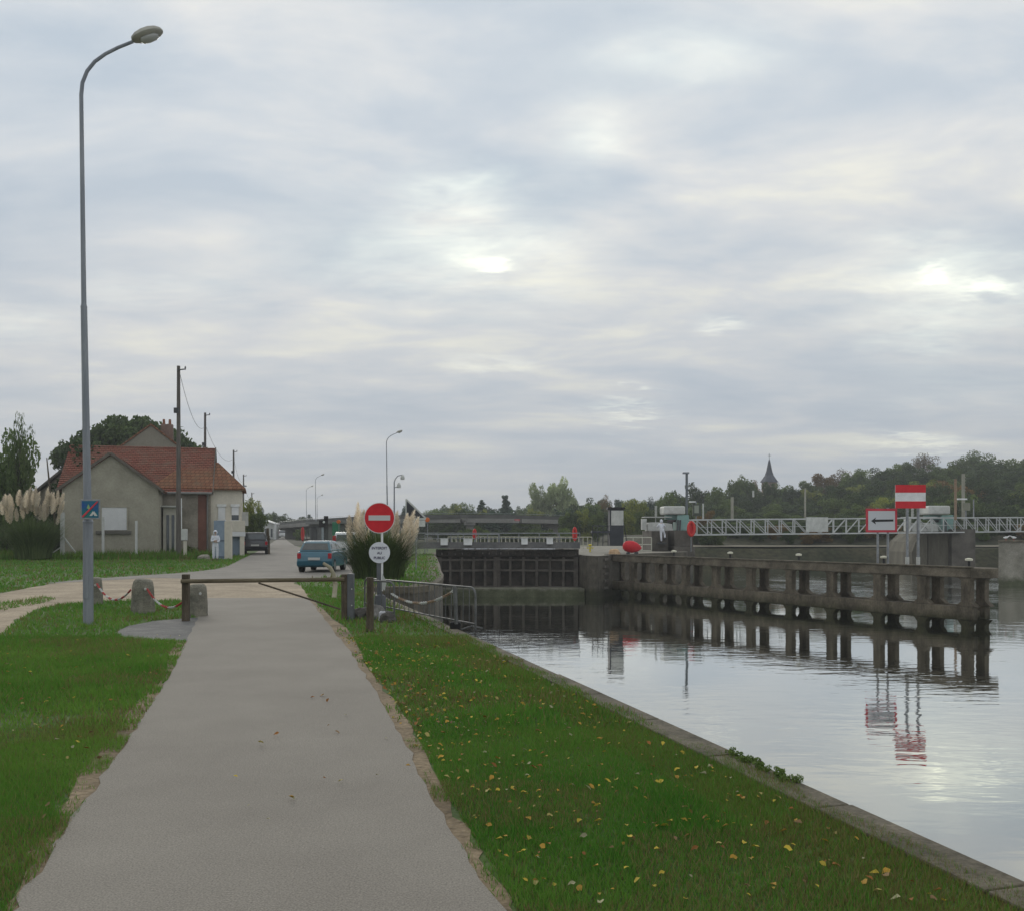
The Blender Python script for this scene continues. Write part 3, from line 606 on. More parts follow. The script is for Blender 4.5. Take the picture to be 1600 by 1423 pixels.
# ---- no camping plate on the near lamp
sl = W(141, 795, 15.62); t = thing('camping_sign', sl, 'square blue and green plate with red diagonal fixed to the near lamp post', 'sign')
s = .155
mb = MB(); mb.box((-s-.012,0,-s-.012), (s+.012,.012,s+.012)); mb.build('frame', galv, t, local=True, bevel=.004)
mb = MB(); mb.box((-s+.015,-.006,-s+.015), (s-.015,-.002,s-.015)); mb.build('panel', mat('sign_blue_green', (.02,.08,.27), (.015,.16,.15), 4.0, .5, detail=1), t, local=True)
def flat(pts, y, d=.003): 
    m_ = MB(); m_.prism([(a, y, b) for a, b in pts], (0,-d,0)); return m_
flat([(-.13,-.135),(-.135,-.115),(.115,.135),(.132,.135),(.135,.12),(-.112,-.135)], -.010).build('stripe', redfade, t, local=True)
flat([(-.01,-.11),(.05,-.03),(.06,-.05),(.07,-.03),(.125,-.11),(.075,-.11),(.055,-.075),(.035,-.11)], -.0065).build('tent_symbol', palewhite, t, local=True)
flat([(-.055,.02),(-.03,.09),(-.035,.10),(-.015,.06),(.0,.015),(-.02,.0)], -.0065).build('tree_symbol', mat('pale_green', (.25,.4,.18)), t, local=True)
mb = MB(); mb.box((-.05,.012,-.02), (.05,.06,.02)); mb.build('clamp', galv, t, local=True)
# ---- stone bollards and chain
def bollard(px, pyb, ht, w, label, sd_):
    c = G(px, pyb); t = thing('stone_bollard', c, label, 'bollard', 'stone bollards linked by a red and white chain')
    r_ = random.Random(sd_); n = 8; vs = []; lv = [(0,1.0),(.12,.98),(.4,.95),(.75,.90),(.92,.82),(1.0,.62)]
    for z_, k in lv:
        for j in range(n):
            a = 2*math.pi*(j+.5)/n; vs.append((math.cos(a)*w*k/2*1.06*r_.uniform(.96,1.04), math.sin(a)*w*k/2*r_.uniform(.96,1.04), z_*ht + r_.uniform(-.01,.01) - (.03 if z_ == 0 else 0)))
    fs = [(i*n+k, i*n+(k+1)%n, (i+1)*n+(k+1)%n, (i+1)*n+k) for i in range(len(lv)-1) for k in range(n)] + [tuple((len(lv)-1)*n+k for k in range(n))]
    mb = MB(); mb.add(vs, fs); mb.build('stone', mat('bollard_stone', (.13,.125,.10), (.27,.25,.20), 4, .95, bump=.8, bscale=14, fine=.25), t, local=True, bevel=.02)
    mb = MB(); mb.lathe([(.02,-.03),(.028,-.02),(.012,.0)], (w*.28, -w*.40, ht*.72), 8, 'Y'); mb.build('eyelet', palewhite, t, local=True)
    return c
b1 = bollard(147, 944, .60, .36, 'mossy stone bollard half hidden behind the near lamp post', 1)
b2 = bollard(223.5, 957, .66, .43, 'stone bollard standing alone between lamp post and barrier', 2)
b3 = bollard(309, 962, .60, .36, 'pale stone bollard right behind the left barrier post', 3)
def chain(name, a, b, sag, label, mats, link=.045, seg=5, group=None, r_=.008):
    t = thing(name, (a + b) / 2, label, 'chain', group); n = int(((b-a).length + sag) / (link * .72))
    pts = [a.lerp(b, i/n) - Vector((0,0,4*sag*(i/n)*(1-i/n))) for i in range(n+1)]
    for i in range(n):
        if i % seg == 0: m_ = MB()
        c = (pts[i]+pts[i+1])/2; d = (pts[i+1]-pts[i]).normalized(); s_ = d.cross(Vector((0,0,1))).normalized()
        if i % 2: s_ = s_.cross(d)
        loop = [c + d*math.cos(k*math.pi/4)*link*.6 + s_*math.sin(k*math.pi/4)*link*.36 for k in range(9)]
        m_.tube(loop, r_, 5, cap=False)
        if i % seg == seg - 1 or i == n - 1: nm, mt = mats[(i // seg) % 2]; m_.build(nm, mt, t)
    return t
cr = [('red_links', mat('old_red', (.36,.05,.05), (.45,.09,.08), 6)), ('white_links', palewhite)]
chain('chain', b1 + Vector((.14,-.17,.46)), b2 + Vector((-.17,-.17,.46)), .26, 'red and white plastic chain hanging from the lamp side bollard to the middle one', cr, .045, 8, 'plastic chains between the bollards', .0085)
chain('chain', b2 + Vector((.15,-.18,.48)), b3 + Vector((-.10,-.17,.42)), .30, 'red and white plastic chain sagging between middle bollard and barrier post', cr, .045, 8, 'plastic chains between the bollards', .0085)
# ---- wooden swing barrier
t = thing('barrier_gate', G(290, 970), 'low wooden pole barrier across the path with a diagonal strut', 'barrier')
p0 = G(290.5, 970); p1 = G(543, 968); top = .83
mb = MB(); mb.box((p0.x-.058,p0.y-.055,0), (p0.x+.058,p0.y+.055,.83)); mb.build('hinge_post', wood, t, bevel=.01)
a, b = Vector((p0.x-.05, p0.y-.10, W(0,907,p0.y).z)), Vector((p1.x-.04, p1.y-.08, W(0,904,p1.y).z))
mb = MB(); mb.tube([a, a.lerp(b,.3), a.lerp(b,.65), b], [.036,.038,.035,.038], 10); mb.build('beam', beamwood, t, smooth=True)
mb = MB(); mb.tube([W(404,910,p1.y-.05), W(482,935,p1.y-.05), W(532,951,p1.y-.03)], .016, 6); mb.build('strut', wood, t, smooth=True)
mb = MB(); mb.box((p1.x-.10,p1.y-.08,0), (p1.x+.005,p1.y+.08,.82)); o = mb.build('latch_post', wood, t, bevel=.012)
mb = MB(); mb.box((p1.x+.008,p1.y-.085,0.0), (p1.x+.115,p1.y+.075,.83)); mb.build('steel_cover', mat('grey_post', (.085,.09,.10), (.13,.135,.14), 4, .6), t, bevel=.008)
mb = MB()
for z in (.27, .56): mb.lathe([(.012,-.095),(.014,-.088),(.003,-.084)], (p1.x+.09,p1.y,z), 8, 'Y')
mb.build('bolt', palewhite, t)
p2 = G(578, 986); mb = MB(); mb.tube([p2 + Vector((0,0,-.05)), p2 + Vector((.005,0,.86))], [.062,.056], 12); o = mb.build('wooden_post', wood, smooth=True); tag(o, 'round brown wooden post in front of the steel barrier', 'post')
# forked branch leaning by the teal car
mb = MB(); Yb = 22; mb.tube([G(522, 935), W(524,912,Yb), W(521,896,Yb), W(516,886,Yb), W(505,879,Yb)], [.06,.055,.05,.045,.035], 8); o = mb.build('bent_post', mat('pale_wood', (.25,.22,.15), (.36,.33,.24), 4, .9), smooth=True); tag(o, 'pale crooked post bending left just before the teal car', 'post')
# ---- crowd barriers
def crowd(a, b, ha, hb, label, nb, inset=0.0):
    t = thing('crowd_barrier', (a + b) / 2, label, 'barrier', 'galvanised crowd barriers at the water edge')
    d = (b - a); L_ = d.length; d.normalize(); up = Vector((0,0,1)); r_ = min(.14, L_*.3)
    def ring(z0, ra):
        pts = []
        def pt(u, z): return a + d*u + up*z
        h1, h2 = ha, hb
        pts.append(pt(0, z0)); pts.append(pt(0, h1 - ra))
        for k in range(1, 6): an = math.pi/2*k/5; pts.append(pt(ra - ra*math.cos(an), h1 - ra + ra*math.sin(an)))
        for k in range(0, 6): an = math.pi/2*k/5; pts.append(pt(L_ - ra + ra*math.sin(an), h2 - ra + ra*math.cos(an)))
        pts.append(pt(L_, z0)); return pts
    mb = MB(); mb.tube(ring(.0, r_), .018, 8); mb.build('frame', barrier_steel, t, smooth=True)
    mb = MB(); mb.tube([a + up*.14, b + up*.10], .014, 8); mb.build('bottom_rail', barrier_steel, t, smooth=True)
    for k in range(1, nb):
        u = L_*k/nb; z1 = ha + (hb-ha)*k/nb; mb = MB(); mb.tube([a + d*u + up*.12, a + d*u + up*(z1-.008)], .008, 6); mb.build('bar', barrier_steel, t, smooth=True)
    sd2 = Vector((-d.y, d.x, 0))
    for u in (.12, L_-.12):
        mb = MB(); mb.tube([a + d*u - sd2*.2 + up*.012, a + d*u + up*.06, a + d*u + sd2*.2 + up*.012], .014, 6); mb.build('foot', barrier_steel, t, smooth=True)
    return t
ca_, cb_ = G(570, 952), G(743, 984)
crowd(ca_, cb_, .64, .68, 'long steel crowd barrier slanting down to the quay edge', 22)
crowd(G(577, 961), G(616, 965), .66, .66, 'short end of a second steel barrier beside the wooden post', 4)
mb = MB(); q = G(713, 983); mb.box((q.x-.10,q.y-.1,0), (q.x+.07,q.y+.1,.13)); o = mb.build('rubber_foot', rubber, bevel=.03); tag(o, 'black rubber block under the long crowd barrier at the quay edge', 'block')
q = G(713,984); mb = MB(); mb.tube([q + Vector((0,0,.1)), q + Vector((-.03,0,.70))], .03, 8); o = mb.build('steel_post', barrier_steel, smooth=True); tag(o, 'grey steel post holding the crowd barrier at the quay edge', 'post')
ya = W(612,927,16.6); yb = W(710,921,15.1)
chain('chain', ya, yb, .19, 'pale metal chain draped along the long crowd barrier', [('links', palewhite), ('rusty_links', mat('rust', (.22,.14,.09), (.34,.26,.18), 9, .8))], .05, 7, None, .008)
# stones and a crumpled sheet
def rock(c, s, label, sd_, m_, name='rock', cat='rock'):
    r_ = random.Random(sd_); bm = bmesh.new(); bmesh.ops.create_icosphere(bm, subdivisions=3, radius=1)
    o3 = Vector((r_.random()*9, r_.random()*9, r_.random()*9))
    from mathutils import noise as nn
    for v in bm.verts:
        k = 1 + .35*nn.noise(v.co*1.3 + o3) + .12*nn.noise(v.co*3.5 + o3); v.co = Vector((v.co.x*s[0], v.co.y*s[1], max(v.co.z, -.45)*s[2])) * k
    me = bpy.data.meshes.new(name); bm.to_mesh(me); bm.free(); o = link_mesh(name, me, m_, None, c + Vector((0,0,s[2]*.35))); tag(o, label, cat); return o
stone = mat('grey_stone', (.09,.085,.08), (.24,.23,.215), 4, .9, bump=.7, fine=.25)
rock(G(562,966), (.16,.16,.16), 'dark grey rock at the foot of the latch post', 4, mat('dark_stone', (.05,.045,.04), (.12,.11,.10), 5, .9, bump=.6))
rock(G(588,966), (.17,.18,.20), 'lumpy grey rock behind the round wooden post', 5, stone)
rock(G(606,971), (.15,.14,.13), 'low dark rock under the end of the short steel barrier', 6, mat('dark_stone', (.05,.045,.04)))
rock(G(600,968) + Vector((0,-.14,0)), (.09,.06,.13), 'crumpled pale plastic sheet lying against the rocks', 8, mat('plastic_sheet', (.38,.38,.40), (.6,.6,.62), 9, .35), 'plastic_sheet', 'plastic sheet')
# ---- no-entry sign
Ys = 17.6; c = W(593, 0, Ys); t = thing('road_sign', (c.x, Ys, 0), 'red round no-entry sign with white bar above a small text disc', 'road sign')
zt = W(0,786,Ys).z
mb = MB(); mb.tube([(.045,0.02,.45), (.045,0.02,zt+.0)], .021, 10); mb.build('pole', white, t, local=True, smooth=True)
mb = MB(); mb.tube([(-.01,.06,0), (-.01,.06,1.02)], .052, 12); mb.lathe([(.115,0),(.115,.30),(.10,.36),(.055,.39)], (0,.06,0), 14); mb.build('base_post', mat('grey_post', (.085,.09,.10)), t, local=True, smooth=True)
cz = W(0,808.5,Ys).z; R1 = 24*Ys/F
mb = MB(); mb.lathe([(R1,.0),(R1,-.012)], (-.0,0,cz), 48, 'Y'); o = mb.build('sign_rim', white, t, local=True)
mb = MB(); mb.lathe([(R1*.955,-.0125),(R1*.955,-.016)], (-.0,0,cz), 48, 'Y'); mb.build('red_disc', red, t, local=True)
mb = MB(); mb.box((-.205,-.0205,cz-.048), (.205,-.0165,cz+.048)); mb.build('white_bar', mat('bar_grey_white', (.55,.54,.53)), t, local=True)
cz2 = W(0,862.5,Ys).z; R2 = 16.5*Ys/F
mb = MB(); mb.lathe([(R2,.0),(R2,-.010)], (0.0,0,cz2), 40, 'Y'); o = mb.build('text_disc', mat('disc_white', (.60,.61,.65), (.68,.69,.72), 3, .5), t, local=True)
for s_, dz, sz in (('INTERDIT', .082, .068), ('AU', -.010, .066), ('PUBLIC', -.102, .068)):
    cu = bpy.data.curves.new('lettering', 'FONT'); cu.body = s_; cu.size = sz; cu.align_x = 'CENTER'; cu.align_y = 'CENTER'; cu.extrude = .001; cu.offset = 0.0015
    tmp = bpy.data.objects.new('tmp', cu); me = bpy.data.meshes.new_from_object(tmp); bpy.data.objects.remove(tmp); fo = link_mesh('lettering', me, mat('ink', (.06,.055,.10)), o); fo.location = (0, -.0125, cz2+dz); fo.rotation_euler = (R(90), 0, 0)
mb = MB(); mb.prism([(.05,.0,.80),(.13,.0,.62),(.10,.0,.46),(.04,.0,.50)], (0,.006,0)); mb.prism([(.13,.0,.62),(.165,0,.50),(.165,0,.34),(.155,0,.50)], (0,.004,0)); mb.build('torn_label', palewhite, t, local=True)
mb = MB(); mb.box((-.03,.004,cz-.10), (.09,.035,cz-.07)); mb.box((-.03,.004,cz2-.03), (.09,.035,cz2)); mb.build('bracket', galv, t, local=True)
# ---- back of triangular sign
Y3 = 38; c = W(636, 0, Y3); t = thing('triangle_sign', (c.x, Y3, 0), 'dark half of a triangular sign with pale edge above a small white plate', 'road sign')
def tw(px, py): v = W(px, py, Y3); return (v.x - c.x, v.z)
flat([tw(633.5,779), tw(636,779), tw(666,808), tw(665,811.5), tw(633.5,811.5)], 0, .02).build('sign_rim', palewhite, t, local=True)
flat([tw(635.5,782), tw(663,808.5), tw(635.5,808.5)], -.022, .006).build('sign_face', signback, t, local=True)
flat([tw(646,812.5), tw(664.5,812.5), tw(664.5,822), tw(646,822)], -.0, .015).build('plate', palewhite, t, local=True)
mb = MB(); a = tw(650,0)[0]; mb.tube([(a,.03,0), (a,.03,tw(0,784)[1]-.5)], .03, 8); mb.build('pole', galv, t, local=True)
# ---- pampas grass
def strip_blades(n, rad, hgt, w, sd_, spread=1.0):
    r_ = np.random.RandomState(sd_); V = []; Fc = []; C = []
    for i in range(n):
        a = r_.uniform(0, 2*np.pi); r0 = r_.uniform(0, .55)*rad; h_ = hgt*r_.uniform(.55,1.0); out_ = rad*r_.uniform(.25,1.0)*spread; th = a + r_.uniform(-.4,.4)
        base = np.array([np.cos(a)*r0, np.sin(a)*r0, 0]); dv = np.array([np.cos(th), np.sin(th), 0]); sv = np.array([-np.sin(th), np.cos(th), 0])*w; k = 5; b0 = len(V); droop = r_.uniform(.1,.6)
        for j in range(k+1):
            s_ = j/k; p = base + dv*out_*s_**1.6 + np.array([0,0,h_*(s_ - droop*s_**3*.8)]); ww = sv*(1-s_*.85)
            V.append(p-ww); V.append(p+ww); tt = r_.uniform(0,1) if j == 0 else tt; C += [(tt,tt,tt)]*2
        Fc += [(b0+2*j, b0+2*j+1, b0+2*j+3, b0+2*j+2) for j in range(k)]
    return np_mesh('leaves', np.array(V), np.array(Fc), np.array(C))
def plume_mesh(sd_, L_=.75, r0=.085):
    r_ = np.random.RandomState(sd_); V = []; Fc = []; C = []; n = 420; bend = r_.uniform(-.12,.2)
    for i in range(n):
        s_ = r_.beta(1.3,1.5); prof = math.sin(math.pi*min(1,(s_*.93+.07))**.8)**.8*r0 + .008; a = r_.uniform(0,6.28); rr = prof*r_.uniform(.2,1)
        p = np.array([math.cos(a)*rr + bend*s_*s_, math.sin(a)*rr, s_*L_]); d = np.array([math.cos(a)*.35, math.sin(a)*.35, 1.0]); d /= np.linalg.norm(d); l = r_.uniform(.05,.11); sv = np.array([-math.sin(a), math.cos(a), 0])*r_.uniform(.008,.014)
        b0 = len(V); V += [p-sv, p+sv, p+d*l]; Fc.append((b0,b0+1,b0+2)); tt = r_.uniform(0,1); C += [(tt,tt,tt)]*3
    return np_mesh('plume', np.array(V), np.array(Fc), np.array(C))
pampas_leaf = leafmat('pampas_leaves', (.065,.105,.034), (.165,.215,.075), trans=.2)
plume_m = leafmat('pampas_plume', (.70,.60,.47), (.95,.87,.73), trans=.4)
plume_meshes = [plume_mesh(k) for k in range(3)]
for m_ in plume_meshes: m_.materials.append(plume_m)
def pampas(c, rad, hgt, plumes, label, sd_, psc):
    t = thing('pampas_grass', c, label, 'pampas grass', 'clumps of pampas grass')
    link_mesh('leaves', strip_blades(2600, rad, hgt, .012*rad/1.3, sd_), pampas_leaf, t)
    link_mesh('inner_leaves', strip_blades(1500, rad*.85, hgt*.92, .03, sd_+1, .55), pampas_leaf, t)
    r_ = random.Random(sd_)
    for i, (dx, z) in enumerate(plumes):
        o = bpy.data.objects.new('plume', plume_meshes[i % 3]); COL.objects.link(o); o.parent = t; o.location = (dx, r_.uniform(-.35,.35)*rad, z); s_ = psc*r_.uniform(.85,1.15); o.scale = (s_*1.3, s_*1.3, s_)
        o.rotation_euler = (r_.uniform(-.22,.22), dx/rad*.16 + r_.uniform(-.14,.14), r_.uniform(0,6.28)*0)
Yp = 31.0; c = G(592, 828 + 2320/Yp); pl = []
r_ = random.Random(4)
for px, py in ((548,822),(556,815),(563,826),(570,818),(553,836),(578,836),(560,840),(615,822),(622,812),(629,826),(636,815),(641,808),(633,838),(624,842),(640,833),(617,838),(641,826),(566,806),(571,842),(641,848),(632,852),(612,845)):
    v = W(px, py, Yp); pl.append((v.x - c.x, v.z - .45))
pampas(c, 1.5, 2.1, pl, 'big pampas grass clump with cream plumes behind the round red sign', 11, 1.05)
Yq = 50.0; c = W(52, 0, Yq); c.z = .1; pl = []
for px in [8 + 1.45*k for k in range(60)]:
    v = W(px + r_.uniform(-2,2), 792 + r_.uniform(-13,18) - 10*math.sin((px-10)/90*math.pi), Yq); pl.append((v.x - c.x, v.z - .55))
pampas(c, 1.65, 2.75, pl, 'broad pampas grass clump with a row of cream plumes left of the house', 23, 1.0)
# ---- lock side furniture seen over the road
# lifebuoy cabinets
def buoy_stand(px, pyt, pyb, w, Y, label):
    a, b = W(px, pyt, Y), W(px, pyb, Y); z0 = W(px, 850, Y).z; t = thing('lifebuoy_stand', (a.x, Y, 0), label, 'lifebuoy', 'red lifebuoy stands around the lock'); ww = w*Y/F/2; hh = (a.z-b.z)/2; cz = (a.z+b.z)/2
    mb = MB(); mb.tube([(0,.08,0), (0,.08,cz)], .04, 8); mb.build('post', galv, t, local=True)
    mb = MB(); mb.add([], []); n = 20; ring = []
    for k in range(n+1): an = 2*math.pi*k/n; ring.append(Vector((math.sin(an)*ww*.72, -.03, cz + math.cos(an)*hh*.82)))
    mb.tube(ring, min(ww*.42, .11), 8, cap=False); mb.build('ring', mat('buoy_red', (.55,.03,.03), (.62,.05,.04), 3, .5), t, local=True, smooth=True)
    mb = MB(); mb.prism([(math.sin(2*math.pi*k/16)*ww, .02, cz + math.cos(2*math.pi*k/16)*hh) for k in range(16)], (0,.05,0)); mb.build('back_board', red, t, local=True)
buoy_stand(473, 822, 845, 5, 118, 'left red lifebuoy stand under the bridge beyond the teal car'); buoy_stand(489.5, 820, 845, 7, 105, 'right red lifebuoy stand under the bridge beyond the teal car')
buoy_stand(741.5, 825, 842, 6, 78, 'red lifebuoy stand above the left lock gate'); buoy_stand(898, 822, 845, 7, 74, 'red lifebuoy stand above the right lock wall')
buoy_stand(1080, 813, 838, 13, 69.5, 'largest red lifebuoy stand beside the start of the truss bridge')
# lock traffic signal
Y = 70; c = W(504, 0, Y); t = thing('signal_light', (c.x, Y, 0), 'black lock signal lamps on a pale post beyond the teal car', 'signal')
z = W(0, 818, Y).z; mb = MB(); mb.tube([(0,0,0), (0,0,z)], .09, 8); mb.build('post', mat('pale_blue_grey', (.22,.26,.28), (.3,.34,.36), 3), t, local=True)
mb = MB(); mb.box((-.25,-.1,z-.25), (.42,.1,z+.3)); mb.box((.12,-.12,z+.3), (.42,.1,z+.6)); mb.build('housing', black, t, local=True, bevel=.02)
mb = MB(); mb.lathe([(.09,-.13),(.07,-.18)], (.12,0,z+.14), 12, 'Y'); mb.build('lamp_lens', mat('lens_pale', (.6,.65,.6), None, rough=.2), t, local=True)
# ---- bridge over the river behind
t = thing('road_bridge', (-20, 140, 0), 'long low concrete bridge across the canal in the distance', 'bridge')
bp = [W(440,819,185), W(470,816,170), W(510,812.5,155), W(560,809.5,145), W(640,807,140), W(720,806.3,140), W(800,807,143), W(884,809.5,148)]
bconc = mat('bridge_concrete', (.21,.205,.19), (.29,.28,.26), .4, .9, fine=.12); bdark = mat('bridge_parapet', (.075,.075,.07), (.12,.12,.11), .5, .9, fine=.15)
mb = MB(); mp = MB(); mr = MB()
for a, b in zip(bp[:-1], bp[1:]):
    mb.bar(a + Vector((0,0,-.62)), b + Vector((0,0,-.62)), 6.0, .62); mp.bar(a + Vector((0,-3.1,-.02)), b + Vector((0,-3.1,-.02)), .2, .56); mr.tube([a + Vector((0,-3.0,.45)), b + Vector((0,-3.0,.45))], .03, 5)
mb.build('deck', bconc, t); mp.build('parapet', bdark, t); mr.build('handrail', galv, t)
for px, Y, w in ((458,176,2.2), (735,140,1.1), (874,147,3.5), (640,140,1.2)):
    c = W(px, 0, Y); zt_ = np.interp(px, [440,560,720,876], [2.75,3.45,3.7,3.45]) - .75
    mb = MB(); mb.box((c.x-w/2, Y-1.8, -1), (c.x+w/2, Y+1.8, zt_-.55)); mb.box((c.x-w*.75, Y-2.4, zt_-.55), (c.x+w*.75, Y+2.4, zt_-.1)); mb.build('pier', bconc, t, bevel=.05)
# ---- lock operator's building and yard under the bridge end
t = thing('lock_office', (W(510,0,90).x, 90, 0), 'grey flat-roofed lock building with dark bays beyond the teal car', 'building')
a, b = W(484, 850, 100), W(560, 850, 84); d = (b - a); d.z = 0; L_ = d.length; d.normalize(); n_ = Vector((-d.y, d.x, 0)); o0 = Vector((a.x, a.y, 0))
grey = mat('grey_render', (.13,.135,.135), (.19,.195,.19), .6, .85, fine=.12)
mb = MB(); mb.obox(o0, d*L_, n_*5, Vector((0,0,2.25))); mb.build('wall', grey, t)
mb = MB(); mb.obox(o0 - d*.3 - n_*.4 + Vector((0,0,2.252)), d*(L_+.6), n_*5.8, Vector((0,0,.28))); mb.build('roof', mat('roof_edge', (.17,.175,.17), (.22,.225,.22), .6), t)
for k in range(4):
    mb = MB(); mb.obox(o0 + d*(.5+k*(L_-.6)/4) - n_*.03, d*((L_-.6)/4*.62), n_*.028, Vector((0,0,2.0))); mb.build('shutter', mat('dark_bay', (.045,.048,.05), (.075,.08,.08), 1), t)
mb = MB(); mb.obox(W(0,0,1)*0 + Vector((W(519,0,83).x, 83, 0)), (.62,0,0), (0,.5,0), (0,0,2.35)); o = mb.build('green_cabinet', mat('green_paint', (.02,.16,.085), (.03,.20,.11), 2, .6), bevel=.03); tag(o, 'tall green cabinet in front of the grey lock building', 'cabinet')
mb.v=[]; mb.f=[]; mb.m=[]; mb.box((-.32,-.012,.1),(.30,-.001,.11)); 
mb = MB(); mb.lathe([(.16,-.3),(.18,-.1),(.12,.0)], (0,0,0), 12, 'Y'); q = W(529.5,814.5,82); mb.v = [v + q for v in mb.v]; o = mb.build('warning_beacon', mat('orange', (.6,.14,.03))); tag(o, 'small orange beacon on a post left of the pampas plumes', 'beacon'); mb = MB(); mb.tube([q, (q.x, q.y, 0)], .03, 6); mb.build('post', galv, o)
mb = MB(); mb.lathe([(.16,-.3),(.18,-.1),(.12,.0)], (0,0,0), 12, 'Y'); q = W(668,811.5,70); mb.v = [v + q for v in mb.v]; o = mb.build('warning_beacon', mat('orange', (.6,.14,.03))); tag(o, 'small orange beacon right of the triangular sign', 'beacon'); mb = MB(); mb.tube([q, (q.x, q.y, 0)], .03, 6); mb.build('post', galv, o)
# pale railing behind the lock
def railing(a, b, h_, n, label, name='railing', m_=palewhite, r_=.022, rails=(1.0,)):
    t = thing(name, (a + b) / 2, label, 'railing'); mb = MB()
    for k in rails: mb.tube([a + Vector((0,0,h_*k)), b + Vector((0,0,h_*k))], r_, 6)
    mb.build('rail', m_, t)
    for k in range(n+1):
        p = a.lerp(b, k/n); mb = MB(); mb.tube([p, p + Vector((0,0,h_))], r_*1.1, 6); mb.build('post', m_, t)
def gl(px, Y): return Vector(((px-CX)/F*Y, Y, 0.02))
railing(gl(700, 84), gl(925, 80), 1.0, 34, 'cream picket railing along the far side of the lock', m_=mat('cream_paint', (.40,.39,.30), (.5,.48,.38), 2), r_=.04, rails=(1.0,.25))
railing(gl(975, 70), gl(1018, 70), 1.05, 3, 'short white railing behind the red buoy', m_=mat('cream_white', (.5,.5,.42)), r_=.035, rails=(1.0,.5,.06))
railing(gl(664, 63), gl(780, 68), 1.3, 6, 'thin grey railing left of the gate joint', m_=galv, r_=.03, rails=(1.0,))
for px, lb in ((922, 'small yellow mooring hook left of the dark kiosk'),):
    c = gl(px, 68); mb = MB(); mb.lathe([(.07,0),(.06,.1),(.05,.42),(.13,.46),(.13,.55),(.04,.58)], c, 10); mb.bar(c + Vector((-.25,0,.30)), c + Vector((.25,0,.30)), .07); o = mb.build('yellow_bollard', mat('yellow', (.6,.5,.05), (.7,.6,.1), 3), smooth=True); tag(o, lb, 'bollard')
# red/white marker and white topped marker on the far bank by the bridge
q = W(808, 812, 139.5-3); mb = MB(); mb.prism([q + Vector((-.35,0,-.12)), q + Vector((.35,0,-.12)), q + Vector((.42,0,.14)), q + Vector((-.42,0,.14))], (0,-.05,0)); o = mb.build('bridge_marker', redfade); tag(o, 'small red plate fixed to the middle of the distant bridge', 'sign')
mb = MB(); mb.box((q.x-.30,q.y-.075,q.z-.03),(q.x+.30,q.y-.052,q.z+.03)); mb.build('white_bar', palewhite, o)
# ---- dark kiosk
Y = 65; c = W(964, 0, Y); t = thing('kiosk', (c.x, Y, 0), 'dark lock signal kiosk with a white board on its face', 'kiosk')
navy = mat('navy_paint', (.030,.034,.042), (.055,.06,.07), 1.2, .6, fine=.12)
def zz(py): return W(0, py, Y).z
def xx(px): return (px - 964) / F * Y
mb = MB(); mb.box((xx(953),0,zz(852)), (xx(974.5),1.3,zz(795))); mb.build('cabin', navy, t, local=True, bevel=.02)
mb = MB(); mb.box((xx(950),-.1,zz(794.9)), (xx(976.5),1.4,zz(792))); mb.build('roof', black, t, local=True)
mb = MB(); mb.box((xx(955),-.05,zz(820)), (xx(974),-.003,zz(797))); mb.build('white_board', palewhite, t, local=True)
mb = MB(); mb.box((xx(925),-.05,zz(832)), (xx(952.8),1.0,zz(829))); mb.build('platform', navy, t, local=True)
mb = MB()
for px in (926, 934, 942, 950): mb.tube([(xx(px),-.02,zz(852)), (xx(px),-.02,zz(821))], .03, 6)
mb.tube([(xx(925),-.02,zz(821)), (xx(952),-.02,zz(821))], .03, 6); mb.build('platform_rail', navy, t, local=True)
mb = MB(); mb.tube([(xx(975),.3,zz(815)), (xx(981),.3,zz(850))], .03, 6); mb.build('stay', navy, t, local=True)
# ---- red buoy and debris at the jetty root
c = W(987, 859.5, 61.8); c.x += 0; bm = MB()
n = 20
prof = [(-.6,.02),(-.56,.22),(-.42,.38),(-.2,.46),(.05,.47),(.3,.38),(.5,.24),(.62,.1),(.66,.01)]
vs = []
for s_, r0 in prof:
    for k in range(n): a = 2*math.pi*k/n; vs.append((s_*1.02, math.cos(a)*r0*.6, math.sin(a)*r0*.86))
bm.add(vs, [(i*n+k, i*n+(k+1)%n, (i+1)*n+(k+1)%n, (i+1)*n+k) for i in range(len(prof)-1) for k in range(n)])
rotm = Matrix.Rotation(R(8), 4, 'Y'); bm.v = [rotm @ v + Vector((0,0,.43)) for v in bm.v]
t = thing('buoy', (c.x, c.y, .08), 'large red oval buoy lying at the lock end of the jetty', 'buoy'); bm.build('float', mat('buoy_body_red', (.50,.012,.022), (.58,.02,.03), 3, .45), t, local=True, smooth=True)
mb = MB(); mb.box((-.35,-.2,-.06), (-.15,.2,.06)); mb.box((.2,-.2,-.06), (.42,.2,.10)); mb.build('cradle', steel_dark, t, local=True)
q = W(960, 866, 61.5); rock(Vector((q.x, q.y, .03)), (.38,.25,.26), 'peach coloured heap beside the red buoy', 31, mat('peach_heap', (.42,.27,.15), (.60,.42,.26), 3, .9, bump=.5), 'sandbag_heap', 'heap')
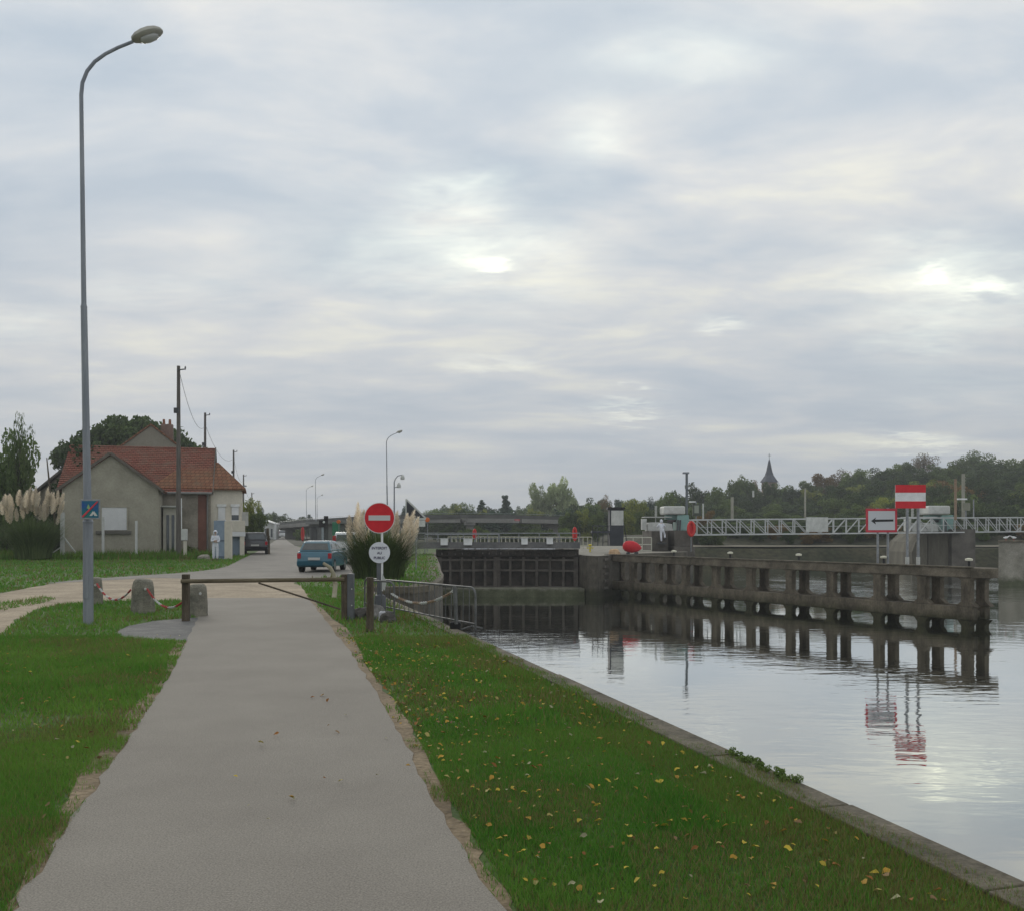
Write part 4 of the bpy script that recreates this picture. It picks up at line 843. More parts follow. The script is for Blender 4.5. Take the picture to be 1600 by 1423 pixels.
# ================================================================== HOUSES (streets axis turned 15 degrees)
TH = R(15.4); ex_, ny_ = Vector((math.cos(TH), math.sin(TH), 0)), Vector((-math.sin(TH), math.cos(TH), 0)); UZ = Vector((0,0,1))
render_m = mat('grey_roughcast', (.28,.26,.205), (.37,.345,.275), .7, .95, bump=.4, bscale=20, fine=.08)
render_s = mat('stained_render', (.17,.15,.12), (.30,.27,.22), .8, .95, bump=.4, fine=.12)
beige_m = mat('beige_render', (.52,.48,.40), (.62,.57,.48), .6, .9, fine=.06)
shutter_m = mat('white_shutter', (.60,.60,.60), (.70,.70,.70), 1, .6)
sill_m = mat('dark_sill', (.10,.095,.08), (.15,.14,.12), 2)
tiles = tilemat('red_tiles', (.205,.075,.052), (.265,.100,.068), (.19,.125,.09))
tiles_o = tilemat('brown_tiles', (.20,.085,.045), (.26,.12,.065), (.15,.10,.06))
bluegrey = mat('blue_grey_paint', (.22,.28,.36), (.28,.34,.42), 2, .6)
t = thing('house', (-24, 58, 0), 'low house with red tiled roof and grey gable wing facing the path', 'house')
C = Vector((-19.0,58.5,0)); ze, zr = 4.06, 6.9; Lm = 8.6; Dm = 8.2
def loc(o, u, v, z=0): return o + ex_*u + ny_*v + UZ*z
def tri_prism(o, pts, ext): mb = MB(); mb.prism([loc(o, *p) for p in pts], ext); return mb
# main range: gable prism
mb = MB(); mb.prism([loc(C,0,0,-.5), loc(C,0,Dm,-.5), loc(C,0,Dm,ze), loc(C,0,Dm/2,zr-.05), loc(C,0,0,ze)], -ex_*Lm); mb.build('wall', render_s, t)
def roof_slab(o, u0, u1, v0, z0, v1, z1, thick, name, m_, parent):
    """slab between eave line (v0,z0) and ridge line (v1,z1); own object rotated so the tile pattern follows it"""
    a = loc(o,u0,v0,z0); ux = ex_*(u1-u0); sl = loc(o,u0,v1,z1) - a; nn = ux.cross(sl).normalized()
    if nn.z < 0: nn = -nn
    X = ux.normalized(); Z = sl.normalized(); Yv = Z.cross(X)
    Mx = Matrix((X, Yv, Z)).transposed().to_4x4(); Mx.translation = a
    mb = MB(); W_, S_ = ux.length, sl.length; sgn = 1 if Yv.dot(nn) > 0 else -1
    k = int(S_/.22)
    for i in range(k):                               # tile courses, each lapping the one below
        z0_, z1_ = i*S_/k, (i+1)*S_/k + .02; y0, y1 = sgn*(thick+.035), sgn*(thick+.004)
        mb.add([(0,0,z0_),(W_,0,z0_),(W_,0,z1_),(0,0,z1_),(0,y0,z0_),(W_,y0,z0_),(W_,y1,z1_),(0,y1,z1_)], [(0,1,2,3),(4,7,6,5),(0,4,5,1),(1,5,6,2),(2,6,7,3),(3,7,4,0)] if sgn > 0 else [(3,2,1,0),(5,6,7,4),(1,5,4,0),(2,6,5,1),(3,7,6,2),(0,4,7,3)])
    me = bpy.data.meshes.new(name); me.from_pydata([tuple(v) for v in mb.v], [], mb.f); me.update()
    ob = link_mesh(name, me, m_, parent); pm = Matrix.Translation(parent.location) @ Matrix.Rotation(parent.rotation_euler[2], 4, 'Z'); ob.matrix_basis = pm.inverted() @ Mx
    return ob
roof_slab(C, -8.85, .12, -.28, ze-.18, Dm/2, zr, .10, 'roof', tiles, t); roof_slab(C, -8.85, .12, Dm+.28, ze-.18, Dm/2, zr, .10, 'roof', tiles, t)
mb = MB(); mb.tube([loc(C,-8.9,Dm/2,zr+.10), loc(C,.14,Dm/2,zr+.10)], .11, 8); mb.build('ridge_tiles', tiles, t)
mb = MB(); mb.tube([loc(C,-3.0,-.36,ze-.14), loc(C,.1,-.36,ze-.14)], .07, 8); mb.tube([loc(C,-.15,-.3,ze-.2), loc(C,-.18,-.08,ze-.6), loc(C,-.18,-.08,.1)], .045, 6); mb.build('gutter', mat('zinc', (.16,.16,.155), (.22,.22,.21), 2, .6), t)
mb = MB(); mb.obox(loc(C,-.75,-.035,.1), ex_*.5, ny_*.03, UZ*3.75); mb.build('red_brown_panel', mat('red_brown', (.13,.055,.04), (.19,.085,.06), 1.5), t)
mb = MB(); mb.bar(loc(C,.15,-.32,ze-.12), loc(C,.15,Dm/2,zr+.18), .05, .2); mb.bar(loc(C,.15,Dm+.32,ze-.12), loc(C,.15,Dm/2,zr+.18), .05, .2); mb.build('verge_board', sill_m, t)
# wing
tq = 2.84; Q = loc(C, -tq, -2.5); Ww = 5.28; za = 6.0
mb = MB(); mb.prism([loc(Q,0,0,-.5), loc(Q,-Ww,0,-.5), loc(Q,-Ww,0,ze), loc(Q,-Ww/2,0,za), loc(Q,0,0,ze)], ny_*2.495); mb.build('wing_wall', render_m, t)
def slab2(o, pa, pb, dep, name, m_):
    a, b = loc(o,*pa), loc(o,*pb); sl = b - a; nn = sl.cross(ny_).normalized(); nn = nn if nn.z > 0 else -nn
    X = ny_.copy(); Z = sl.normalized(); Yv = Z.cross(X); sgn = 1 if Yv.dot(nn) > 0 else -1; Mx = Matrix((X, Yv, Z)).transposed().to_4x4(); Mx.translation = a
    mb = MB(); S_ = sl.length; k = int(S_/.22)
    for i in range(k):
        z0_, z1_ = i*S_/k, (i+1)*S_/k+.02; y0, y1 = sgn*.135, sgn*.10
        mb.add([(0,0,z0_),(dep,0,z0_),(dep,0,z1_),(0,0,z1_),(0,y0,z0_),(dep,y0,z0_),(dep,y1,z1_),(0,y1,z1_)], [(0,1,2,3),(4,7,6,5),(0,4,5,1),(1,5,6,2),(2,6,7,3),(3,7,4,0)])
    me = bpy.data.meshes.new(name); me.from_pydata([tuple(v) for v in mb.v], [], mb.f); me.update(); ob = link_mesh(name, me, m_, t)
    ob.matrix_basis = Matrix.Translation(-t.location) @ Mx
slab2(Q, (-Ww-.25,-.18,ze-.22), (-Ww/2,-.18,za), 6.0, 'wing_roof', tiles); slab2(Q, (.25,-.18,ze-.22), (-Ww/2,-.18,za), 6.0, 'wing_roof', tiles)
mb = MB()
for s_ in (-Ww-.3, .3): mb.bar(loc(Q,s_,-.2,ze-.16), loc(Q,-Ww/2,-.2,za+.12), .06, .16)
mb.build('verge_board', mat('verge_brown', (.10,.085,.07), (.15,.13,.105), 2), t)
def window(o, u0, u1, z0, z1, shut=1.0, sill=True, nm='window'):
    mb = MB(); mb.obox(loc(o,u0,-.02,z0), ex_*(u1-u0), ny_*.018, UZ*(z1-z0)); f = mb.build(nm, glass, t)
    zs = z1 - (z1-z0)*shut; k = int((z1-zs)/.06); mb = MB()
    for i in range(k): mb.obox(loc(o,u0+.03,-.05,zs+i*(z1-zs)/k), ex_*(u1-u0-.06), ny_*.028, UZ*((z1-zs)/k*.93))
    mb.build('roller_shutter', shutter_m, f); mb = MB()
    for a, b in (((u0-.05,z0-.02),(u0+.03,z1+.06)), ((u1-.03,z0-.02),(u1+.05,z1+.06)), ((u0+.031,z1),(u1-.031,z1+.06))): mb.obox(loc(o,a[0],-.075,a[1]), ex_*(b[0]-a[0]), ny_*.073, UZ*(b[1]-a[1]))
    mb.build('frame', render_m if sill else white, f)
    if sill: mb = MB(); mb.obox(loc(o,u0-.28,-.16,z0-.22), ex_*(u1-u0+.5), ny_*.158, UZ*.17); mb.build('sill', sill_m, f)
    return f
window(Q, -Ww+2.12, -Ww+3.55, 1.62, 2.95)
# glazed white door in the re-entrant corner
Dp = loc(C, -tq+.10, -.0)
mb = MB(); mb.obox(loc(Dp,0,-.9,.0), ex_*.75, ny_*.88, UZ*3.0); d_ = mb.build('porch', mat('porch_frame', (.42,.40,.34), (.52,.50,.43), 2), t, bevel=.02)
mb = MB(); mb.obox(loc(Dp,.2,-.925,.25), ex_*.16, ny_*.022, UZ*2.3); mb.obox(loc(Dp,.5,-.925,.25), ex_*.16, ny_*.022, UZ*2.3); mb.build('pane', glass, d_)
mb = MB(); mb.obox(loc(Dp,-.1,-1.2,3.02), ex_*1.15, ny_*1.2, UZ*.09); mb.build('canopy', palewhite, d_)
# ivy over the left end
def leafcloud(name, centres, n, leaf, sd_, tintf=None, flatten=1.0):
    """leaf-sized quads spread through clumps (centre, radius)"""
    r_ = np.random.RandomState(sd_); cs = np.array([c for c, _ in centres], float); rr = np.array([q for _, q in centres], float)
    pr = rr**2; pr /= pr.sum(); idx = r_.choice(len(cs), n, p=pr); dv = r_.normal(size=(n,3)); dv /= np.linalg.norm(dv, axis=1)[:,None]
    rad = rr[idx] * r_.uniform(.35, 1.08, n)**.6; P = cs[idx] + dv*rad[:,None]*np.array([1,1,flatten])
    a = r_.normal(size=(n,3)); a = a - dv*(a*dv).sum(1)[:,None]*.35; a /= np.linalg.norm(a, axis=1)[:,None]; b = np.cross(a, r_.normal(size=(n,3))); b /= np.linalg.norm(b, axis=1)[:,None]
    s = leaf * r_.uniform(.6, 1.35, n)[:,None]; V = np.stack([P-a*s, P-b*s*.6, P+a*s, P+b*s*.6], 1).reshape(-1,3)
    ct = r_.rand(len(cs)); tt = np.clip(.6*ct[idx] + .4*r_.rand(n), 0, 1); T = np.repeat(tt, 4)[:,None].repeat(3, 1)
    return np_mesh(name, V, np.arange(n*4).reshape(-1,4), T)
ivy_leaf = leafmat('ivy_leaves', (.018,.040,.014), (.05,.085,.028), trans=.1)
ivy_c = loc(C, -9.2, .3); r_ = random.Random(9)
cl_ = [((r_.uniform(-1.1,.25) + .12*z, r_.uniform(-.6,1.0) + .6*z, z), r_.uniform(.65,1.05)) for z in np.linspace(.6, 6.5, 28)]
t = thing('ivy', ivy_c, 'dark ivy swallowing the left end of the red tiled house', 'ivy'); link_mesh('leaves', leafcloud('leaves', cl_, 5200, .12, 5), ivy_leaf, t)
mb = MB(); mb.tube([(0,0,0), (.2,.1,2), (-.1,0,4), (-.3,0,6)], [.12,.09,.06,.03], 6); mb.build('stem', wood, t, local=True)
# little outbuilding left
t = thing('shed', W(62,0,64)*1, 'low grey outbuilding with dark sloping roof left of the ivy', 'shed'); t.location.z = 0
a = W(40,775,64); b = W(76,735,64)
mb = MB(); mb.prism([(a.x-3,64,-.2), (b.x+1,64,-.2), (b.x+1,64,b.z-.1), (a.x-3,64,a.z-3)], (0,5,0)); mb.build('wall', render_s, t)
mb = MB(); mb.prism([(a.x-3.3,63.7,a.z-3.1), (b.x+1.2,63.7,b.z+.1), (b.x+1.2,63.7,b.z+.28), (a.x-3.3,63.7,a.z-2.9)], (0,5.6,0)); mb.build('roof', sill_m, t)
# taller house behind
t = thing('gable_house', (-29, 76, 0), 'taller house whose pale gable and chimney rise behind the red roof', 'house')
Cg = W(236, 0, 75); Cg.z = 0; zr2 = W(0,665,75).z; ze2 = 5.6; hw = 5.6
mb = MB(); mb.prism([loc(Cg,-hw,0,-.5), loc(Cg,hw,0,-.5), loc(Cg,hw,0,ze2), loc(Cg,0,0,zr2), loc(Cg,-hw,0,ze2)], ny_*9); mb.build('wall', mat('gable_render', (.20,.18,.145), (.26,.235,.19), .6, .95, fine=.06), t)
for s_ in (-1, 1):
    mb = MB(); mb.prism([loc(Cg,0,-.1,zr2+.02), loc(Cg,s_*(hw+.3),-.1,ze2-.22), loc(Cg,s_*(hw+.3),-.1,ze2-.06), loc(Cg,0,-.1,zr2+.18)], ny_*9.3); mb.build('roof', tiles_o, t)
mb = MB(); mb.obox(loc(Cg,.55,2.0,zr2-1.6), ex_*.95, ny_*.6, UZ*1.95); ch = mb.build('chimney', mat('chimney_brick', (.16,.10,.08), (.22,.15,.12), 3), t, bevel=.02)
mb = MB()
for k in (.15,.62): mb.lathe([(.13,0),(.10,.45)], loc(Cg,.62+k,2.3,zr2+.34), 8)
mb.build('chimney_pot', mat('clay_pot', (.24,.10,.06)), ch)
mb = MB(); mb.obox(loc(Cg,.25,-.03,zr2-2.1), ex_*.28, ny_*.028, UZ*.4); mb.obox(loc(Cg,-.5,-.03,zr2-4.0), ex_*1.1, ny_*.028, UZ*.35); mb.build('vent', sill_m, t)
# two-storey house at the roadside
t = thing('corner_house', (-18.5, 61, 0), 'narrow beige two-storey house with white shutters and hipped brown roof', 'house')
O = Vector((-17.25, 59.2, 0)); Wd = 5.2; Dd = 5.0; ze3 = W(0,766,59.5).z; zp = W(0,722,61).z
mb = MB(); mb.obox(loc(O,-Wd,0,-.3), ex_*Wd, ny_*Dd, UZ*(ze3+.3)); mb.build('wall', beige_m, t)
pk0, pk1 = loc(O,-3.4,Dd/2,zp), loc(O,-1.5,Dd/2,zp)
c4 = [loc(O,-Wd-.25,-.25,ze3), loc(O,.25,-.25,ze3), loc(O,.25,Dd+.25,ze3), loc(O,-Wd-.25,Dd+.25,ze3)]
c5 = [p + UZ*.12 for p in c4]
mb = MB(); mb.add(c4 + c5 + [pk0, pk1], [(0,3,2,1), (0,1,5,4), (1,2,6,5), (2,3,7,6), (3,0,4,7), (4,5,9,8), (5,6,9), (6,7,8,9), (7,4,8)]); mb.build('roof', tiles_o, t)
def sq(px, py): # on plane v=0 of this house
    a_ = (px - CX)/F; s = (a_*O.y - O.x)/(ex_.x - a_*ex_.y); p = O + ex_*s; return s, H - (py-HY)/F*p.y
def facade(px0, py0, px1, py1, out_, name, m_, d=.04):
    u0, z1 = sq(px0, py0); u1, z0 = sq(px1, py1); mb = MB(); mb.obox(loc(O,u0,-out_-d,z0), ex_*(u1-u0), ny_*(d-.002 if out_ == 0 else d), UZ*(z1-z0)); return mb.build(name, m_, t)
for (a, b, c_, d, sh) in ((341,791,352,811,1), (362,791,373,812,.62)):
    f = facade(a, b, c_, d, 0, 'window', glass, .03); u0, z1 = sq(a, b); u1, z0 = sq(c_, d); zs = z1-(z1-z0)*sh
    mb = MB(); mb.obox(loc(O,u0,-.07,zs), ex_*(u1-u0), ny_*.035, UZ*(z1-zs)); mb.build('roller_shutter', shutter_m, f)
    mb = MB(); mb.obox(loc(O,u0-.06,-.12,z1), ex_*(u1-u0+.12), ny_*.11, UZ*.16); mb.obox(loc(O,u0-.05,-.10,z0-.09), ex_*(u1-u0+.1), ny_*.09, UZ*.08); mb.build('shutter_box', white, f)
u0, z1 = sq(350,813); u1, z0 = sq(383,830)
mb = MB(); mb.obox(loc(O,u0,-.85,z0), ex_*(u1-u0), ny_*.848, UZ*(z1-z0)); mb.build('balcony', beige_m, t, bevel=.02)
mb = MB(); mb.obox(loc(O,u0-.02,-.87,z0-.29), ex_*(u1-u0+.04), ny_*.86, UZ*.285); mb.build('balcony_edge', shutter_m, t)
for a, b in ((352,361),(375,382)):
    q0, _ = sq(a,0); q1, _ = sq(b,0); mb = MB(); mb.obox(loc(O,q0,-.83,-.2), ex_*(q1-q0), ny_*.82, UZ*(z0-.292+.2)); mb.build('pillar', beige_m, t)
q0, _ = sq(361.2,0); q1, _ = sq(374.8,0); mb = MB(); mb.obox(loc(O,q0,-.42,-.1), ex_*(q1-q0), ny_*.05, UZ*(z0-.2)); mb.build('door', bluegrey, t)
mb = MB(); mb.obox(loc(O,.0,1.2,1.9), ex_*.4, ny_*.5, UZ*.9); mb.build('side_box', palewhite, t)
# tall blue gate with the white figure beside it
t = thing('yard_gate', W(342,0,50)*1, 'tall blue-grey yard gate between red tiled house and beige house', 'gate'); t.location.z = 0
a = W(334,0,52); b = W(351.5,0,51.2); d = (b-a); d.z = 0
mb = MB(); mb.obox((a.x,a.y,0), (d.x,d.y,0), (0,.06,0), (0,0,2.15)); mb.build('panel', bluegrey, t)
mb = MB(); mb.obox((a.x,a.y-.03,1.0), (d.x,d.y,0), (0,.028,0), (0,0,.08)); mb.obox((a.x,a.y-.03,.1), (d.x,d.y,0), (0,.028,0), (0,0,.08)); mb.build('rail', mat('blue_rail', (.13,.16,.21)), t)
mb = MB(); mb.obox((b.x,b.y-.1,-.1), (.35,.0,0), (0,.3,0), (0,0,2.2)); mb.build('gate_pier', beige_m, t)
# far white house at the end of the road
t = thing('white_house', (W(422,0,165).x, 165, 0), 'small white gabled house at the far end of the road', 'house'); X = lambda px: (px-422)/F*165; Z = lambda py: H-(py-HY)/F*165
mb = MB(); mb.prism([(X(411),0,0),(X(429),0,0),(X(429),0,Z(817)),(X(420),0,Z(814)),(X(411),0,Z(815))], (0,3,0)); mb.build('wall', palewhite, t, local=True)
mb = MB(); mb.prism([(X(409.5),-.3,Z(812)),(X(430),-.3,Z(818.5)),(X(430),-.3,Z(817.5)),(X(409.5),-.3,Z(810.5))], (0,3.5,0)); mb.build('roof', white, t, local=True)
mb = MB(); mb.box((X(414),-.04,.4),(X(417),-.002,1.9)); mb.box((X(423),-.04,.4),(X(426),-.002,1.9)); mb.build('window', glass, t, local=True)
mb = MB(); mb.box((X(429.2),-.2,0),(X(431.2),.4,Z(817))); mb.box((X(429.6),-.1,Z(817)+.01),(X(430.8),.3,Z(815))); mb.build('gate_pillar', white, t, local=True)
# fence posts
def fpost(px, pyt, pyb, w, label, braces=False):
    Y = 52.5; c = Vector(((px-CX)/F*Y, Y, 0)); h_ = H-(pyt-HY)/F*Y; ww = w*Y/F; t = thing('fence_post', c, label, 'fence post', 'white concrete posts before the house')
    mb = MB(); mb.box((-ww/2,-ww/2,-.1),(ww/2,ww/2,h_)); mb.build('post', mat('post_white', (.48,.48,.46), (.58,.58,.56), 3), t, local=True, bevel=.01)
    if braces:
        mb = MB(); mb.bar((ww/2,0,h_*.46),(ww/2+.95,-.1,.02),.07); mb.build('brace', palewhite, t, local=True); mb = MB(); mb.bar((-ww/2,0,h_*.25),(-.98,-.1,.02),.06); mb.build('brace', palewhite, t, local=True)
fpost(97.5, 800, 866, 5, 'thick white post with two slanting braces beside the pampas clump', True); fpost(161, 807, 870, 3.2, 'thin white post in front of the shuttered window'); fpost(213, 813, 870, 3, 'thin white post standing alone right of the window')
c = Vector(((289-CX)/F*52.0, 52.0, 0)); t = thing('meter_post', c, 'white meter box on a short post with a slim rod, before the house', 'meter box')
mb = MB(); mb.box((-.07,-.06,0),(.09,.06,1.0)); mb.build('post', beige_m, t, local=True); mb = MB(); mb.box((-.19,-.10,1.05),(.13,.08,1.68)); mb.build('box', palewhite, t, local=True, bevel=.015)
mb = MB(); mb.tube([(-.19,0,1.7),(-.20,0,3.4)], .025, 6); mb.build('rod', white, t, local=True)
rock(G(319,873), (.32,.22,.2), 'pale field stone in the grass by the blue gate', 14, mat('pale_stone', (.28,.25,.2), (.38,.35,.3), 4))
# telephone poles and cables
poles = [(279,572,53,'tallest wooden telephone pole standing before the red roof'), (320.5,645,80,'second telephone pole, rising above the right end of the red roof'), (365,703,108,'telephone pole with a side arm behind the hipped brown roof'),
         (380.5,741,140,'thin telephone pole just right of the hipped brown roof'), (393.5,769,175,'taller of the two far twin telephone poles'), (391,778,190,'shorter of the two far twin telephone poles'), (404,782,205,'far telephone pole right of the twin poles'), (427,798,240,'farthest telephone pole above the road end')]
tops = []
for px, py, Y, lb in poles:
    z = H + (828-py)/F*Y; c = Vector(((px-CX)/F*Y, Y, 0)); t = thing('telephone_pole', c, lb, 'telephone pole', 'wooden telephone poles along the road')
    mb = MB(); mb.tube([(0,0,0),(.0,0,z)], [.15 if Y < 60 else .15, .09], 10); mb.build('pole', mat('pole_wood', (.085,.075,.065), (.15,.135,.12), 2, .9, stretch=(4,4,.4)), t, local=True, smooth=True)
    mb = MB(); mb.bar((-.05,-.1,z-.25),(.45,-.1,z-.2),.06); mb.lathe([(.03,0),(.05,.06),(.02,.14)], (.42,-.1,z-.17), 8); mb.build('crossarm', steel_dark, t, local=True); mb = MB(); mb.box((-.2,-.22,z*.78-.3),(.08,-.1,z*.78)); mb.build('junction_box', steel_dark, t, local=True)
    if px == 365: mb = MB(); mb.tube([(0,0,6.2),(.5,0,6.6),(1.15,0,6.75)], .03, 6); mb.box((1.0,-.1,6.68),(1.5,.1,6.82)); mb.build('lamp_arm', lampgrey, t, local=True)
    tops.append((c, z))
for (a, za_), (b, zb_), dz in ((tops[0], tops[1], (.1, 1.2)), (tops[1], tops[2], (1.0,1.0)), (tops[2], tops[3], (.8,.8)), (tops[3], tops[4], (.8,.8))):
    p = a + UZ*(za_-dz[0]); q = b + UZ*(zb_-dz[1]); mb = MB(); mb.tube([p.lerp(q, i/16) - UZ*(4*1.3*(i/16)*(1-i/16)) for i in range(17)], .014, 5)
    o = mb.build('overhead_cable', steel_dark); tag(o, 'thin sagging cable strung between wooden telephone poles', 'cable', 'overhead cables along the road')
mb = MB(); q = G(419.5, 865); mb.tube([q, q + UZ*1.25], [.11,.09], 8); mb.box((q.x-.12,q.y-.1,1.2),(q.x+.02,q.y+.1,1.75)); o = mb.build('roadside_post', wood); tag(o, 'dark roadside post right of the black car', 'post')
# ================================================================== CARS
def car(name, loc_, rz, L_, Wd_, Ht, paint, label, cat, kind='hatch', scale=1.0, roofm=None, plate_lines=True):
    t = thing(name, loc_, label, cat, rz=rz); t.scale = (scale,)*3; hw = Wd_/2
    if kind == 'hatch':
        low = [(0.02,.38),(0.0,.52),(.03,.74),(.10,.93),(L_*.30,.95),(L_*.70,.93),(L_*.90,.80),(L_*.985,.62),(L_,.42),(L_*.97,.24),(.10,.24)]
        gh = [(.12,.935),(.42,Ht-.08),(.55,Ht-.015),(L_*.36,Ht),(L_*.56,Ht-.03),(L_*.75,.925)]
    else:
        low = [(0.02,.38),(0.0,.55),(.02,.85),(.04,1.05),(L_*.40,1.05),(L_*.80,1.02),(L_*.95,.85),(L_,.5),(L_*.98,.28),(.06,.28)]
        gh = [(.05,1.045),(.12,Ht-.08),(.25,Ht),(L_*.60,Ht),(L_*.70,Ht-.06),(L_*.84,1.015)]
    tk = .10 if kind == 'hatch' else .05
    def shell(prof, w0, wtop, zlo, zhi):
        vs, fs = [], []; n = len(prof)
        def wd(z): k = max(0, min(1, (z-zlo)/(zhi-zlo))); return w0 + (wtop-w0)*k
        cols = []
        for s_ in (-1, 1):
            for y, z in prof: vs.append((s_*wd(z), y, z))
        fs = [tuple(range(n)), tuple(range(n, 2*n))[::-1]] + [(i, n+i, n+(i+1)%n, (i+1)%n) for i in range(n)]
        return vs, fs
    vs, fs = shell(low, hw, hw-.03, .24, .95); mb = MB(); mb.add(vs, [f[::-1] for f in fs]); body = mb.build('body', paint, t, local=True, bevel=.06); body.modifiers['bevel'].segments = 3
    vs, fs = shell(gh, hw-.07, hw-.07-tk*1.6, .93, Ht); mb = MB(); mb.add(vs, [f[::-1] for f in fs]); cab = mb.build('cabin', paint, t, local=True, bevel=.05)
    if roofm: mb = MB(); mb.box((-hw+.22, .50, Ht-.035), (hw-.22, L_*.56, Ht+.012)); mb.build('roof', roofm, t, local=True, bevel=.012)  # thin panel added over the cabin to carry a painted roof reflection
    # windows
    def wdt(z): return hw-.07-tk*1.6*max(0, min(1, (z-.93)/(Ht-.93)))
    (y0,z0),(y1,z1) = gh[0], gh[1]; k0, k1 = .16, .90; a = (y0+(y1-y0)*k0, z0+(z1-z0)*k0); b = (y0+(y1-y0)*k1, z0+(z1-z0)*k1)
    nrm = Vector((0, -(z1-z0), (y1-y0))).normalized()*.012; v4 = [Vector((s*(wdt(z)-.10), y, z)) + nrm for s, (y, z) in ((-1,a),(1,a),(1,b),(-1,b))]
    mb = MB(); mb.prism(v4, nrm*.6); mb.build('rear_window', glass, t, local=True)
    (y0,z0),(y1,z1) = gh[-1], gh[-2]; a = (y0+(y1-y0)*.08, z0+(z1-z0)*.08); b = (y0+(y1-y0)*.92, z0+(z1-z0)*.92); nrm = Vector((0, (z1-z0), -(y1-y0))).normalized()*.012
    v4 = [Vector((s*(wdt(z)-.06), y, z)) + nrm for s, (y, z) in ((-1,a),(1,a),(1,b),(-1,b))]; mb = MB(); mb.prism(v4, nrm*.6); mb.build('windscreen', glass, t, local=True)
    zl, zh = (1.0 if kind != 'hatch' else .98)+.04, Ht-.13
    for s in (-1, 1):
        for ya, yb in (((gh[1][0]+.12), L_*.40), (L_*.42, L_*.60)):
            p = [(ya-(.10 if ya < 1 else 0), zl), (yb+.02, zl), (yb - .02, zh), (ya+.06, zh)]
            mb = MB(); mb.prism([Vector((s*(wdt(z)+.004), y, z)) for y, z in p], (s*.012,0,0)); mb.build('side_window', glass, t, local=True)
        mb = MB(); mb.box((min(s*hw, s*(hw+.14)), L_*.62, .95), (max(s*hw, s*(hw+.14)), L_*.65, 1.07)); mb.build('mirror', paint, t, local=True, bevel=.02)
        for yw in (.62, L_-.68):
            mb = MB(); mb.lathe([(.30,0),(.31,.04),(.31,.15),(.29,.19)], (s*(hw-.10)-.095, yw, .30), 20, 'X'); w_ = mb.build('wheel', rubber, t, local=True, smooth=True)
            mb = MB(); xo = s*(hw-.10)+s*.097; mb.lathe([(.19,-.008),(.19,.008),(.06,.014)], (xo, yw, .30), 14, 'X'); mb.build('rim', galv, w_, local=True)
        zt0, zt1 = ((.62,.86) if kind == 'hatch' else (.75,1.35)); mb = MB(); mb.box((min(s*(hw-.19),s*(hw-.03)), -.012, zt0), (max(s*(hw-.19),s*(hw-.03)), .10, zt1)); mb.build('tail_light', mat('tail_red', (.30,.01,.02), (.4,.02,.03), 3, .25), t, local=True, bevel=.02)
        mb = MB(); mb.box((min(s*(hw-.36),s*(hw-.08)), L_-.10, .58), (max(s*(hw-.36),s*(hw-.08)), L_+.005, .72)); mb.build('headlight', mat('headlamp', (.5,.5,.5), None, rough=.15), t, local=True, bevel=.02)
    mb = MB(); mb.box((-hw+.02,-.06,.30), (hw-.02,.16,.52)); mb.build('rear_bumper', mat('bumper_'+paint.name, tuple(c*.75 for c in paint['c'])) if 'c' in paint else steel_dark, t, local=True, bevel=.04)
    mb = MB(); mb.box((-hw+.02,L_-.14,.28), (hw-.02,L_+.05,.50)); mb.build('front_bumper', steel_dark, t, local=True, bevel=.04)
    mb = MB(); mb.box((-.26,-.075,.56), (.26,-.005,.67)); mb.build('number_plate', mat('plate', (.50,.50,.48)), t, local=True)
    mb = MB(); mb.tube([(hw*.5,-.02,.26),(hw*.5,.2,.26)], .025, 8); mb.build('exhaust', steel_dark, t, local=True)
    return t
def paintmat(n, c, rough=.28):
    m = mat(n, c, tuple(min(1, x*1.25) for x in c), 1.2, rough, spec=.6); m['c'] = c; m.node_tree.nodes['Principled BSDF'].inputs['Coat Weight'].default_value = .5; return m
q = G(491, 894); car('parked_car', (q.x, q.y, 0), R(-1), 3.55, 1.58, 1.40, paintmat('teal_paint', (.022,.105,.15)), 'teal hatchback parked at the right of the road seen from behind', 'car', scale=.86)
q = G(398.5, 865.5); car('parked_car', (q.x, q.y, 0), R(14), 3.9, 1.66, 1.46, paintmat('black_car_paint', (.012,.012,.016)), 'black hatchback parked beside the beige house', 'car', roofm=paintmat('roof_reflection', (.45,.46,.48)))  # black car's bright roof reflection is put into the panel's pale colour
q = Vector((W(547,0,44).x, 44, 0)); car('parked_van', (q.x, q.y, 0), R(8), 4.2, 1.7, 1.52, paintmat('white_van_paint', (.55,.56,.56)), 'white van half hidden behind the pampas clump', 'van', kind='van', scale=1.0)
q = Vector((W(441,0,200).x, 200, 0)); car('distant_car', (q.x, q.y, 0), R(14), 4.0, 1.7, 1.6, paintmat('white_van_paint', (.55,.56,.56)), 'tiny white vehicle far away at the end of the road', 'car', kind='van')
